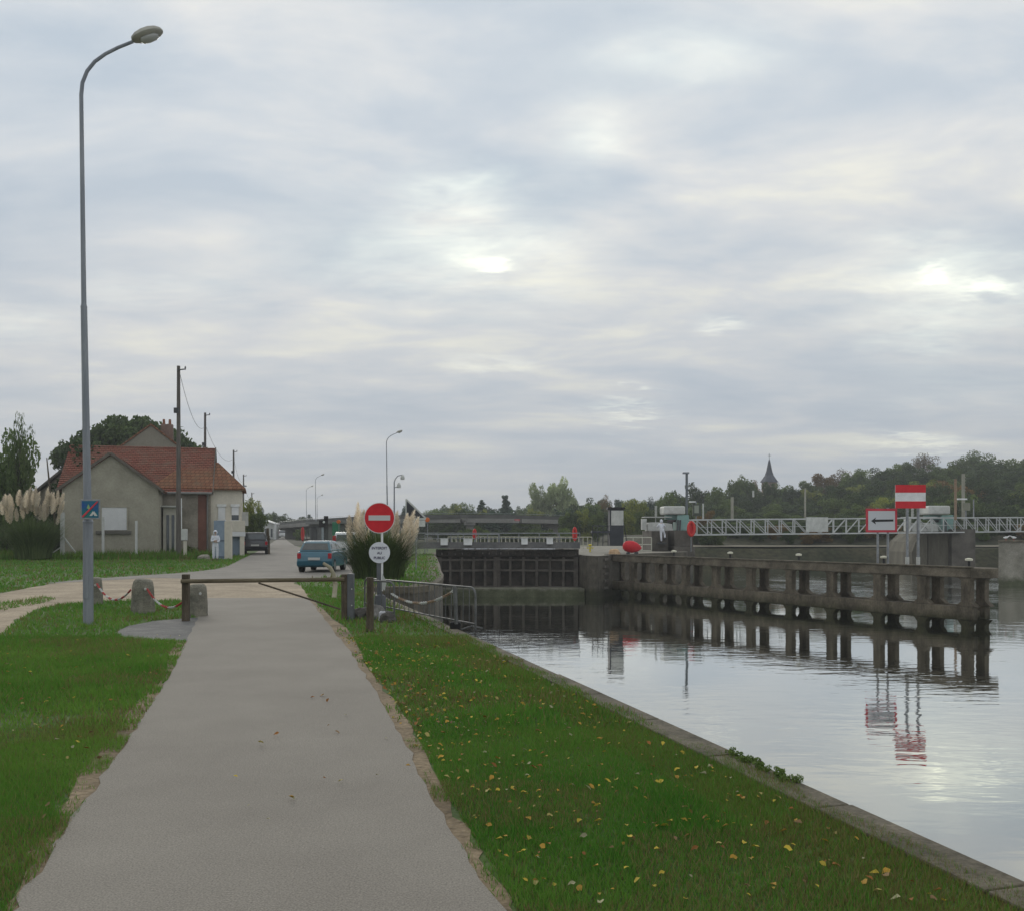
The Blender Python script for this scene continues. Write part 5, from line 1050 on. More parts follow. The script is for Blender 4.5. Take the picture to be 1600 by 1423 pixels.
# ================================================================== RIGHT SIDE: weir machinery and truss bridge
teal = mat('pale_teal_paint', (.20,.34,.31), (.26,.40,.37), 1.2, .55)
def mach(name, label, x0, s, Y, px_ref, parts_):
    pass
def PX(px, Y): return (px-CX)/F*Y
def PZ(py, Y): return H-(py-HY)/F*Y
def pbox(mb, px0, py0, px1, py1, Y, dep, o=(0,0,0)): mb.box((PX(px0,Y)-o[0], Y-o[1], PZ(py1,Y)-o[2]), (PX(px1,Y)-o[0], Y+dep-o[1], PZ(py0,Y)-o[2])); return mb
Y = 73; 
mb = MB(); pbox(mb, 1018, 829, 1044, 872, 70.5, 5); pbox(mb, 1044.2, 829, 1054, 872, 73, 3); pbox(mb, 1054.2, 828, 1083, 853, 70, 6); pbox(mb, 1053, 853.2, 1086, 872, 69.6, 6.8)
o = mb.build('machinery_plinth', mat('plinth_concrete', (.075,.068,.058), (.135,.122,.105), .9, .9, fine=.15), bevel=.03); tag(o, 'dark concrete plinth under the pale teal winch cabin by the bridge start', 'plinth')
t = thing('winch_cabin', (PX(1050,Y), Y, PZ(829,Y)), 'pale teal winch cabin with white roof housing at the start of the truss bridge', 'winch cabin', 'winch cabins of the weir')
o3 = t.location
pbox(MB(), 1058, 804, 1076.5, 828, Y, 1.9, o3).build('cabin', teal, t, local=True, bevel=.04)
pbox(MB(), 1042, 804, 1057.9, 811, Y+.4, 1.2, o3).build('front_cabin', teal, t, local=True, bevel=.03)
pbox(MB(), 1037.5, 790, 1071, 803, Y-.2, 2.2, o3).build('roof_housing', palewhite, t, local=True, bevel=.12)
mb = MB(); Yh = Y-.3
mb.prism([(PX(a,Yh)-o3.x, Yh-o3.y, PZ(b,Yh)-o3.z) for a, b in ((1012,829),(1012,818),(1016,815.5),(1032,815.5),(1050,818),(1052,829))], (0,1.6,0)); mb.build('white_hood', palewhite, t, local=True, bevel=.05)
pbox(MB(), 1007, 806.6, 1050, 807.8, Y-.2, 1.6, o3).build('canopy', palewhite, t, local=True)
mb = MB(); mb.tube([(PX(1025,Y)-o3.x,.2,PZ(806.6,Y)-o3.z),(PX(1025,Y)-o3.x,.2,PZ(816,Y)-o3.z)], .04, 6); pbox(mb, 1003, 810, 1010.5, 827, Y-.2, .5, o3); mb.build('control_cabinet', palewhite, t, local=True)
pbox(MB(), 1043, 811.2, 1056, 815, Y+.38, .02, o3).build('window', glass, t, local=True)
mb = MB()
for i in range(7): pbox(mb, 1023.2, 790+i*2.4, 1026.8, 791.3+i*2.4, Y+2, .1, o3)
mb.tube([(PX(1025,Y+2.1)-o3.x,2.1,PZ(789,Y)-o3.z),(PX(1025,Y+2.1)-o3.x,2.1,PZ(806,Y)-o3.z)], .07, 6); mb.build('gauge_board', palewhite, t, local=True)
mb = MB()
for px in (1056.5, 1060): mb.bar((PX(px,Y)-o3.x,-.5,PZ(829,Y)-o3.z),(PX(px+2,Y)-o3.x,-.3,PZ(812,Y)-o3.z),.12)
mb.build('winch_frame', steel_dark, t, local=True)
# second cabin: a copy on the mid-river pier
Y2 = 88; c2 = copy_tree(t); s_ = Y2/Y*1.02; c2.location = (PX(1463,Y2), Y2, PZ(830,Y2)); c2.scale = (s_, s_, s_*1.02); c2['label'] = 'pale teal winch cabin with white roof housing right of the striped sign'
mb = MB(); pbox(mb, 1450, 829, 1487, 905, 88, 7); mb.v += []; o = mb.build('weir_pier', mat('pier_concrete', (.095,.088,.068), (.175,.16,.125), .5, .9, bump=.4, fine=.12, stretch=(2,2,.4)), bevel=.04, origin=(PX(1468,88), 90, -4)); tag(o, 'massive grey concrete weir pier under the right winch cabin', 'weir pier')
mb = MB(); pbox(mb, 1487.2, 826, 1524, 905, 87.3, 8); mb.build('pier_buttress', MATS['plinth_concrete'], o)
mb = MB(); Yp_ = 87.6; mb.prism([(PX(1425,Yp_),Yp_,PZ(905,Yp_)),(PX(1425,Yp_),Yp_,PZ(862,Yp_)),(PX(1431,Yp_),Yp_,PZ(846,Yp_)),(PX(1449,Yp_),Yp_,PZ(830,Yp_)),(PX(1449,Yp_),Yp_,PZ(905,Yp_))], (0,6,0)); mb.build('pier_nose', MATS['pier_concrete'], o)
# truss footbridge
ta, tb = Vector((PX(1082,75.5),75.5,0)), Vector((PX(1750,96),96,0)); td = (tb-ta).normalized(); tn = Vector((-td.y,td.x,0)); TL = (tb-ta).length
def zf(u, w_): Yc = (ta + td*u).y; a = (ta + td*u); px = CX + a.x/Yc*F; return PZ(np.interp(px,[1082,1450,1750],[835,831.5,828])  if w_ == 0 else np.interp(px,[1082,1450,1750],[811.5,808.5,807]), Yc)
t = thing('truss_footbridge', (ta + tb)/2, 'long white steel truss footbridge crossing above the weir', 'footbridge')
npan = 36; us = [TL*k/npan for k in range(npan+1)]
for off, nm in ((0,'front'),(1.5,'rear')):
    for w_, name in ((0,'bottom_chord'),(1,'top_chord')):
        mb = MB()
        for a, b in zip(us[:-1:3], us[3::3]): mb.bar(ta+td*a+tn*off+UZ*zf(a,w_), ta+td*b+tn*off+UZ*zf(b,w_), .11)
        mb.build(name, mat('truss_white', (.40,.41,.40), (.52,.53,.52), 1.5, .6), t)
    for k, u in enumerate(us):
        mb = MB(); mb.bar(ta+td*u+tn*(off)+UZ*(zf(u,0)+.056), ta+td*u+tn*(off)+UZ*(zf(u,1)-.056), .075, up=tn); mb.build('upright', MATS['truss_white'], t)
        if k < npan:
            v_ = us[k+1]; z_ = (0,1) if (k // 9) % 2 else (1,0)
            mb = MB(); mb.bar(ta+td*(u+.05)+tn*(off+.04)+UZ*(zf(u,z_[0])+(.06 if z_[0]==0 else -.06)), ta+td*(v_-.05)+tn*(off+.04)+UZ*(zf(v_,z_[1])+(.06 if z_[1]==0 else -.06)), .055, up=tn); mb.build('diagonal', MATS['truss_white'], t)
mb = MB()
for a, b in zip(us[:-1:3], us[3::3]): mb.obox(ta+td*a+tn*.07+UZ*(zf(a,0)-.02), td*(b-a), tn*1.36, UZ*.06+td*0)
mb.build('deck', mat('deck_grating', (.16,.16,.155), (.22,.22,.21), 2), t)
mb = MB()
for k in range(1, npan): u = us[k]; mb.bar(ta+td*(u-.7)-tn*.03+UZ*((zf(u,0)+zf(u,1))/2), ta+td*(u+.7)-tn*.03+UZ*((zf(u,0)+zf(u,1))/2), .04)
mb.build('mid_rail', MATS['truss_white'], t)
# white panel on the truss
def on_truss(px): a_ = (px-CX)/F; s = (a_*ta.y-ta.x)/(td.x-a_*td.y); return s
u0, u1 = on_truss(1258), on_truss(1292); mb = MB(); mb.obox(ta+td*u0-tn*.16+UZ*(zf(u0,0)+.18), td*(u1-u0), tn*.06, UZ*1.25); o = mb.build('info_panel', palewhite, bevel=.01); tag(o, 'blank white panel fixed on the left half of the truss bridge', 'panel')
# posts and lamp on the bridge
def thin_post(px, pyt, pyb, Y, r_, label, m_, name='marker_post', cat='post', cap=None):
    t = thing(name, (PX(px,Y), Y, PZ(pyb,Y)), label, cat); h_ = PZ(pyt,Y)-PZ(pyb,Y)
    mb = MB(); mb.tube([(0,0,0),(0,0,h_)], r_, 8); mb.build('post', m_, t, local=True)
    if cap: mb = MB(); mb.box((cap[0],-.15,h_+cap[2]),(cap[1],.15,h_+cap[3])); mb.build('lamp_head', lampgrey, t, local=True, bevel=.02)
    return t
thin_post(1073, 740, 829, 74, .10, 'straight grey lamp column beside the left winch cabin', mat('column_grey', (.10,.115,.125), (.16,.175,.18), 2), 'lamp_column', 'street lamp', (-.32,.18,0,.14))
thin_post(1144, 776, 812, 84, .13, 'slim pale post above the truss bridge left of the church', mat('post_pale', (.28,.27,.22), (.35,.34,.28), 2))
thin_post(1258, 762, 812, 84, .09, 'thin pale post above the white truss panel', MATS['post_pale'])
thin_post(1098.5, 786, 812, 78, .07, 'short white mast beside the small grey sign cabinet', palewhite)
t = thin_post(1505, 740, 812, 92, .16, 'tall pale gauge mast right of the right winch cabin', MATS['post_pale'])
mb = MB()
for i in range(5): mb.box((-.14,-.2,2.9+i*.32),(.14,-.17,3.0+i*.32))
mb.build('gauge_marks', MATS['post_pale'], t, local=True)
thin_post(1177, 766, 776, 90, .10, 'short white rod seen against the trees left of the church', palewhite)
thin_post(1493, 748, 812, 86, .12, 'rusty brown post just right of the right winch cabin', MATS['rust'])
Y = 78; t = thing('sign_cabinet', (PX(1088,Y), Y, PZ(811,Y)), 'small grey cabinet with pale board under a flat lamp by the bridge', 'cabinet')
mb = MB(); pbox(mb, 1083, 787, 1096, 805, Y, .3, t.location); mb.build('board', mat('dull_green', (.06,.07,.055), (.09,.1,.08), 2), t, local=True); pbox(MB(), 1085, 789, 1092, 801, Y-.03, .028, t.location).build('pale_panel', mat('pale_grey_green', (.28,.30,.25)), t, local=True)
mb = MB(); pbox(mb, 1078, 782.5, 1087, 784.5, Y-.1, .4, t.location); mb.build('lamp', white, t, local=True, bevel=.02); mb = MB(); mb.tube([(0,.1,0),(0,.1,1.5)], .05, 6); mb.build('leg', galv, t, local=True)
Y = 90; t = thing('sign_cabinet', (PX(1510,Y), Y, PZ(812,Y)), 'pale square board under a flat lamp at the right end of the truss bridge', 'cabinet')
pbox(MB(), 1505, 785, 1516, 797, Y, .25, t.location).build('board', mat('olive_grey', (.20,.20,.15), (.26,.26,.20), 2), t, local=True); pbox(MB(), 1497, 778, 1511.5, 780.5, Y-.1, .4, t.location).build('lamp', white, t, local=True, bevel=.02)
mb = MB(); mb.tube([(0,.1,0),(0,.1,.95)], .06, 6); mb.tube([(.75,.1,0),(.75,.1,2.0)], .06, 6); mb.build('leg', galv, t, local=True)
# ---- signs on the jetty
def jetty_point(px, off):
    a_ = (px-CX)/F; q = A + pn*off; s = (a_*q.y-q.x)/(pd.x-a_*pd.y); return q + pd*s
s1, s2 = jetty_point(1410.5, .85), jetty_point(1442, .75)
c = (s1+s2)/2; t = thing('waterway_sign', (c.x, c.y, 0), 'red and white striped board on two tall grey posts on the jetty', 'waterway sign')
yy = c.y - .09; w0, w1 = PX(1399,yy)-c.x, PX(1446.5,yy)-c.x; zt_, zb_ = PZ(757,yy), PZ(793.5,yy)
for k, s in enumerate((s1, s2)):
    mb = MB(); x = s.x - c.x; mb.tube([(x,0,0),(x,0,zt_-.1)], .062, 10); mb.build('post', galv, t, local=True, smooth=True); mb = MB(); mb.tube([(x,0,.001),(x,0,.38)], .085, 10); mb.build('post_sleeve', palewhite, t, local=True, smooth=True)
h3 = zt_-zb_
mb = MB(); mb.box((w0,-.085,zb_),(w1,-.064,zt_)); mb.build('board', white, t, local=True)
mb = MB(); mb.box((w0,-.092,zt_-h3*.33),(w1,-.086,zt_)); mb.build('red_stripe', red, t, local=True); mb = MB(); mb.box((w0,-.092,zb_),(w1,-.086,zb_+h3*.30)); mb.build('red_stripe', red, t, local=True)
s1, s2 = jetty_point(1366.5, .85), jetty_point(1392.5, .85); c = (s1+s2)/2; t = thing('waterway_sign', (c.x, c.y, 0), 'red bordered board with black arrow pointing left on the jetty', 'waterway sign')
yy = c.y - .09; w0, w1 = PX(1353,yy)-c.x, PX(1402,yy)-c.x; zt_, zb_ = PZ(794,yy), PZ(831,yy); cm = (zt_+zb_)/2; wm = (w0+w1)/2
for s in (s1, s2): mb = MB(); x = s.x-c.x; mb.tube([(x,0,0),(x,0,zt_+.04)], .055, 10); mb.build('post', galv, t, local=True, smooth=True)
mb = MB(); mb.box((w0,-.085,zb_),(w1,-.064,zt_)); b_ = mb.build('red_border', redfade, t, local=True, bevel=.02); mb = MB(); mb.box((w0+.11,-.092,zb_+.11),(w1-.11,-.086,zt_-.11)); mb.build('white_panel', mat('panel_white', (.55,.56,.58)), t, local=True)
flat([(wm-.50,cm-.02),(wm-.26,cm+.15),(wm-.31,cm+.045),(wm+.56,cm+.055),(wm+.56,cm-.045),(wm-.31,cm-.065),(wm-.27,cm-.19)], -.0925, .004).build('arrow', black, t, local=True)
# gulls
for px, lb, fl in ((1562,'left of two small white gulls on the far concrete wall',1),(1574,'right of two small white gulls on the far concrete wall',-1)):
    Y = 69.6; q = Vector((PX(px,Y)+.1, 68.9, .87)); t = thing('gull', q, lb, 'bird', 'gulls on the wall')
    mb = MB(); mb.lathe([(.005,-.22),(.05,-.14),(.09,-.02),(.085,.06),(.05,.13),(.045,.16),(.05,.20),(.03,.25),(.008,.30)], (0,0,.2), 10, 'X'); mb.v = [Vector((v.x*fl, v.y, v.z + (.12*max(0,(v.x-.05)/.2) if v.x > .05 else 0))) for v in mb.v]; mb.build('body', white, t, local=True, smooth=True)
    mb = MB(); mb.tube([(.0,-.03,0),(.0,-.02,.14)], .01, 5); mb.tube([(.0,.03,0),(.0,.02,.14)], .01, 5); mb.build('legs', redfade, t, local=True)
# ================================================================== PEOPLE (dummies in white overalls)
def skinned(name, nodes, edges, m_, parent, sub=1):
    keys = list(nodes); me = bpy.data.meshes.new(name); me.from_pydata([nodes[k][0] for k in keys], [(keys.index(a), keys.index(b)) for a, b in edges], [])
    o = link_mesh(name, me, m_, parent); sm = o.modifiers.new('skin', 'SKIN'); sm.use_smooth_shade = True
    for i, k in enumerate(keys):
        r_ = nodes[k][1]; me.skin_vertices[0].data[i].radius = r_ if isinstance(r_, tuple) else (r_, r_); me.skin_vertices[0].data[i].use_root = (i == 0)
    ss_ = o.modifiers.new('sub', 'SUBSURF'); ss_.levels = sub; ss_.render_levels = sub; return o
def person(loc_, rz, joints, label, sc_=1.0, belt=True, hood=True):
    t = thing('person', loc_, label, 'person', rz=rz); t.scale = (sc_,)*3; J = joints
    nd = {'pelvis':(J['pelvis'],(.12,.09)), 'waist':(J['waist'],(.11,.085)), 'chest':(J['chest'],(.15,.10)), 'neckb':(J['neckb'],(.075,.07)), 'neck':(J['neck'],.05), 'head':(J['head'],(.078,.09)), 'crown':(J['crown'],(.06,.07))}
    ed = [('pelvis','waist'),('waist','chest'),('chest','neckb'),('neckb','neck'),('neck','head'),('head','crown')]
    for s in 'LR':
        nd['sh'+s] = (J['sh'+s], .055); nd['el'+s] = (J['el'+s], .040); nd['wr'+s] = (J['wr'+s], .027); nd['pa'+s] = (J['pa'+s], (.036,.018)); nd['hip'+s] = (J['hip'+s], .085); nd['kn'+s] = (J['kn'+s], .058); nd['an'+s] = (J['an'+s], .038); nd['to'+s] = (J['to'+s], .035)
        ed += [('chest','sh'+s),('sh'+s,'el'+s),('el'+s,'wr'+s),('wr'+s,'pa'+s),('pelvis','hip'+s),('hip'+s,'kn'+s),('kn'+s,'an'+s),('an'+s,'to'+s)]
        pa, wr = Vector(J['pa'+s]), Vector(J['wr'+s]); d = (pa-wr).normalized(); sd_ = d.cross(Vector((0,1,0))); sd_ = sd_.normalized() if sd_.length > .1 else Vector((1,0,0))
        for k, (lat, ln) in enumerate(((-.027,.062),(-.009,.075),(.009,.070),(.027,.055))):
            a = pa + sd_*lat + d*.03; b = a + d*ln*.55; c_ = b + d*ln*.35 + Vector((0,.02,0)); nd[f'f{k}a{s}'] = (tuple(a), .009); nd[f'f{k}b{s}'] = (tuple(b), .0085); nd[f'f{k}c{s}'] = (tuple(c_), .0075); ed += [('pa'+s, f'f{k}a{s}'), (f'f{k}a{s}', f'f{k}b{s}'), (f'f{k}b{s}', f'f{k}c{s}')]
        a = wr + d*.03 + sd_*.035; b = a + d*.03 + sd_*.015; nd['t1'+s] = (tuple(a), .011); nd['t2'+s] = (tuple(b), .009); ed += [('wr'+s,'t1'+s),('t1'+s,'t2'+s)]
    # order: pelvis first is the root
    skinned('body', nd, ed, mat('skin_tone', (.42,.27,.19), (.5,.33,.24), 5, .6), t)
    cn = {}; ce = []
    add_ = .022
    for k in ('pelvis','waist','chest','neckb'): r_ = nd[k][1]; cn[k] = (nd[k][0], tuple(x+add_*1.2 for x in r_))
    ce = [('pelvis','waist'),('waist','chest'),('chest','neckb')]
    for s in 'LR':
        for k in ('sh','el','hip','kn','an'): r_ = nd[k+s][1]; cn[k+s] = (nd[k+s][0], r_+add_*1.3)
        w_ = Vector(nd['el'+s][0]).lerp(Vector(nd['wr'+s][0]), .93); cn['wr'+s] = (tuple(w_), .045)
        ce += [('chest','sh'+s),('sh'+s,'el'+s),('el'+s,'wr'+s),('pelvis','hip'+s),('hip'+s,'kn'+s),('kn'+s,'an'+s)]
    cloth_m = mat('white_overalls', (.58,.60,.66), (.72,.73,.77), 5, .85, bump=.5, bscale=14)
    skinned('overalls', cn, ce, cloth_m, t)
    hd, cr_, nk = Vector(J['head']), Vector(J['crown']), Vector(J['neck'])
    back = Vector(J['back']) if 'back' in J else Vector((0,-1,0))
    mb = MB(); vs = []; n = 12
    for i in range(9):
        ph = math.pi*i/8
        for k in range(n): an = 2*math.pi*k/n; vs.append(hd.lerp(cr_,.45) + back*.022 + Vector((math.sin(ph)*math.cos(an)*.118, math.sin(ph)*math.sin(an)*.128, math.cos(ph)*.150)))
    fs = [(i*n+k, i*n+(k+1)%n, (i+1)*n+(k+1)%n, (i+1)*n+k) for i in range(8) for k in range(n)]
    front = -back
    fs = [f for f in fs if sum(((vs[j]-hd.lerp(cr_,.4)).normalized().dot(front)) for j in f)/4 < .72]
    mb.add(vs, [f[::-1] for f in fs]); mb.build('hood', cloth_m, t, local=True, smooth=True)
    # face
    fc = hd.lerp(cr_, .35) + front*.095; sdv = front.cross(UZ)
    mb = MB(); mb.tube([fc + UZ*.02 + front*.0, fc + front*.022 - UZ*.02, fc + front*.004 - UZ*.03], [.008,.013,.010], 6); mb.build('nose', MATS['skin_tone'], t, local=True)
    for q_ in (-1,1): mb = MB(); mb.lathe([(.004,-.006),(.011,0),(.004,.006)], fc + sdv*.034*q_ + UZ*.022 - front*.004, 8, 'Y'); mb.build('eye', black, t, local=True)
    mb = MB(); mb.bar(fc - UZ*.062 - sdv*.028 - front*.006, fc - UZ*.062 + sdv*.028 - front*.006, .01, .008); mb.build('mouth', redfade, t, local=True)
    for s in 'LR': a, b = Vector(J['an'+s]), Vector(J['to'+s]); mb = MB(); mb.tube([a + (a-b)*.25 - UZ*.02, a - UZ*.03, b - UZ*.005], [.045,.052,.040], 8); mb.build('shoe', mat('shoe_dark', (.05,.05,.055)), t, local=True, smooth=True)
    if belt:
        w_ = Vector(J['waist']); mb = MB(); mb.tube([w_ + Vector((math.cos(a_)*.150, math.sin(a_)*.125, .0)) for a_ in [2*math.pi*k/16 for k in range(17)]], .013, 6, cap=False); mb.build('belt', black, t, local=True)
    return t
st = dict(pelvis=(0,0,.90), waist=(0,0,1.08), chest=(0,0,1.28), neckb=(0,0,1.42), neck=(0,0,1.47), head=(0,.01,1.56), crown=(0,.01,1.64),
          shL=(-.17,0,1.36), elL=(-.21,.06,1.10), wrL=(-.07,.19,1.05), paL=(-.01,.20,1.06), shR=(.17,0,1.36), elR=(.21,.06,1.10), wrR=(.07,.20,1.13), paR=(.0,.215,1.14),
          hipL=(-.09,0,.86), knL=(-.10,.01,.48), anL=(-.10,0,.09), toL=(-.12,.13,.04), hipR=(.09,0,.86), knR=(.10,.02,.48), anR=(.10,0,.09), toR=(.13,.13,.04), back=(0,-1,0))
q = Vector((PX(336.5,49.6), 49.6, 0)); person(q, R(200), st, 'figure in white hooded overalls standing with folded arms by the blue gate', .93)
cl2 = dict(pelvis=(.02,0,.92), waist=(.0,.02,1.10), chest=(-.03,.05,1.30), neckb=(-.03,.07,1.43), neck=(-.03,.08,1.48), head=(-.02,.10,1.57), crown=(-.02,.11,1.65),
           shL=(-.20,.05,1.37), elL=(-.33,.12,1.15), wrL=(-.30,.30,1.10), paL=(-.29,.36,1.12), shR=(.14,.05,1.37), elR=(.27,.12,1.20), wrR=(.26,.30,1.22), paR=(.26,.36,1.25),
           hipL=(-.06,0,.87), knL=(-.05,.0,.48), anL=(-.03,-.03,.09), toL=(-.03,.10,.04), hipR=(.11,0,.87), knR=(.24,.14,.62), anR=(.24,.02,.27), toR=(.25,.15,.22), back=(0,-1,0))
Yf = 69.9; person((PX(1034,Yf), Yf, PZ(847,Yf)), R(0), cl2, 'figure in white hooded overalls climbing on the concrete by the winch cabin', 1.0)
mb = MB(); pbox(mb, 1029, 847.2, 1042, 849.5, 69.7, .78); pbox(mb, 1038.5, 839, 1043, 841, 69.75, .73); o = mb.build('wall_step', steel_dark); tag(o, 'small dark step under the climbing white figure', 'step')
# ================================================================== TREES
def tree_crown(sd_, rx, rz, nc, n, leaf, shape='round'):
    r_ = random.Random(sd_); cs = []
    for i in range(nc):
        if shape == 'round':
            a = r_.uniform(0,6.28); u = r_.uniform(-1,1); k = r_.uniform(.35,.95); rr = math.sqrt(1-u*u)**.8; c = (math.cos(a)*rr*rx*k, math.sin(a)*rr*rx*k, rz*(1+u*k)); q = rx*r_.uniform(.20,.38)
        elif shape == 'column':
            u = r_.uniform(.05,.94); w_ = min(1,(1.08-u)*3.2)**.6*min(1,(u+.1)*3)*.72; a = r_.uniform(0,6.28); k = r_.uniform(.2,.8); c = (math.cos(a)*rx*w_*k, math.sin(a)*rx*w_*k, 2*rz*u); q = rx*r_.uniform(.35,.5)*w_*1.2
        elif shape == 'cone':
            u = r_.random()**1.5; w_ = 1-u; a = r_.uniform(0,6.28); k = r_.uniform(.3,.95); c = (math.cos(a)*rx*w_*k, math.sin(a)*rx*w_*k, 2*rz*u); q = rx*(.18+.3*w_)*.7
        elif shape == 'umbrella':
            a = r_.uniform(0,6.28); k = math.sqrt(r_.random()); c = (math.cos(a)*rx*k*.93, math.sin(a)*rx*k*.93, 2*rz*(1-k*k*.62)*r_.uniform(.62,.92)); q = rx*r_.uniform(.10,.16)
        cs.append((c, q))
    if shape == 'round': cs.append(((0,0,rz*.9), rx*.5))
    me = leafcloud('crown', cs, n, leaf, sd_, flatten=.8); P = np.zeros(len(me.vertices)*3, np.float32); me.vertices.foreach_get('co', P); P = P.reshape(-1,3)
    rr = np.percentile(np.hypot(P[:,0], P[:,1]), 97); z0, z1 = np.percentile(P[:,2], 1), np.percentile(P[:,2], 99.3); P[:,:2] /= rr; P[:,2] = (P[:,2]-z0)/(z1-z0); me.vertices.foreach_set('co', P.ravel()); me.update(); return me
CR = []
for k in range(5): CR.append((tree_crown(40+k, 1.0, .95, 34, 6500, .050), 'round', 1.9))
col_m = tree_crown(60, .34, 1.0, 60, 5000, .040, 'column'); con_m = tree_crown(61, .5, 1.0, 60, 4200, .045, 'cone'); umb_m = tree_crown(62, 1.0, .32, 150, 20000, .028, 'umbrella'); thin_m = [tree_crown(63+k, .95, .95, 46, 4200, .038) for k in range(2)]
def trunk_mesh():
    mb = MB(); mb.tube([(0,0,-.15),(.01,0,.4),(.0,.02,.9),(.02,0,1.5)], [.075,.055,.04,.015], 7); r_ = random.Random(2)
    for k in range(9):
        a = k*2.4; z = .35 + k*.10; mb.tube([(0,0,z),(math.cos(a)*.3,math.sin(a)*.3,z+.28),(math.cos(a)*.62,math.sin(a)*.62,z+.52)], [.03,.018,.005], 5)
    me = bpy.data.meshes.new('trunk'); me.from_pydata([tuple(v) for v in mb.v], [], mb.f); me.update(); me.materials.append(mat('bark', (.05,.042,.032), (.11,.095,.075), 4, .95)); return me
TRK = trunk_mesh()
leafs = {'fresh': leafmat('leaf_fresh', (0.075,0.125,0.040), (0.19,0.26,0.085)), 'dark': leafmat('leaf_dark', (0.038,0.063,0.023), (0.094,0.132,0.042)), 'mid': leafmat('leaf_mid', (0.064,0.103,0.028), (0.160,0.210,0.055)), 'pale': leafmat('leaf_pale', (0.19,0.24,0.115), (0.46,0.52,0.27), trans=.35),
         'yellow': leafmat('leaf_yellow', (0.133,0.170,0.031), (0.320,0.339,0.061)), 'brown': leafmat('leaf_brown', (0.133,0.090,0.031), (0.264,0.170,0.055)), 'blue': leafmat('leaf_blue', (0.029,0.059,0.038), (0.066,0.110,0.059)), 'grey': leafmat('leaf_grey', (0.133,0.116,0.084), (0.246,0.200,0.139))}
VAR = {}
def crown_for(shape, kind, i):
    key = (shape, kind, i)
    if key not in VAR:
        src = {'round': CR[i % 5][0], 'column': col_m, 'cone': con_m, 'umbrella': umb_m, 'thin': thin_m[i % 2]}[shape]; me = src.copy(); me.materials.clear(); me.materials.append(leafs[kind]); VAR[key] = me
    return VAR[key]
tr = random.Random(77)
def tree(px, pyt, w, Y, kind, label, shape='round', ground=None, group=None, ncrown=0, zbase=None, name='tree', cat='tree'):
    x = PX(px, Y); zt_ = PZ(pyt, Y); g = hfun(x, Y) if ground is None else ground; W_ = w*Y/F; h_ = max(1.5, zt_-g)
    t = thing(name, (x, Y, g - .1), label, cat, group, rz=tr.uniform(0,6.28)); i = tr.randrange(5)
    me = crown_for(shape, kind, i); o = bpy.data.objects.new('crown', me); COL.objects.link(o); o.parent = t
    rx = W_/2 * (2.0 if shape == 'cone' else 1.0); zb = {'umbrella': 8.0}.get(shape, h_*.07 if zbase is None else zbase - g)
    o.scale = (rx, rx, h_-zb+.1); o.location.z = zb
    tk = bpy.data.objects.new('trunk', TRK); COL.objects.link(tk); tk.parent = t; s_ = h_/1.75; tk.scale = (min(s_, W_*.4), min(s_, W_*.4), s_)
    return t
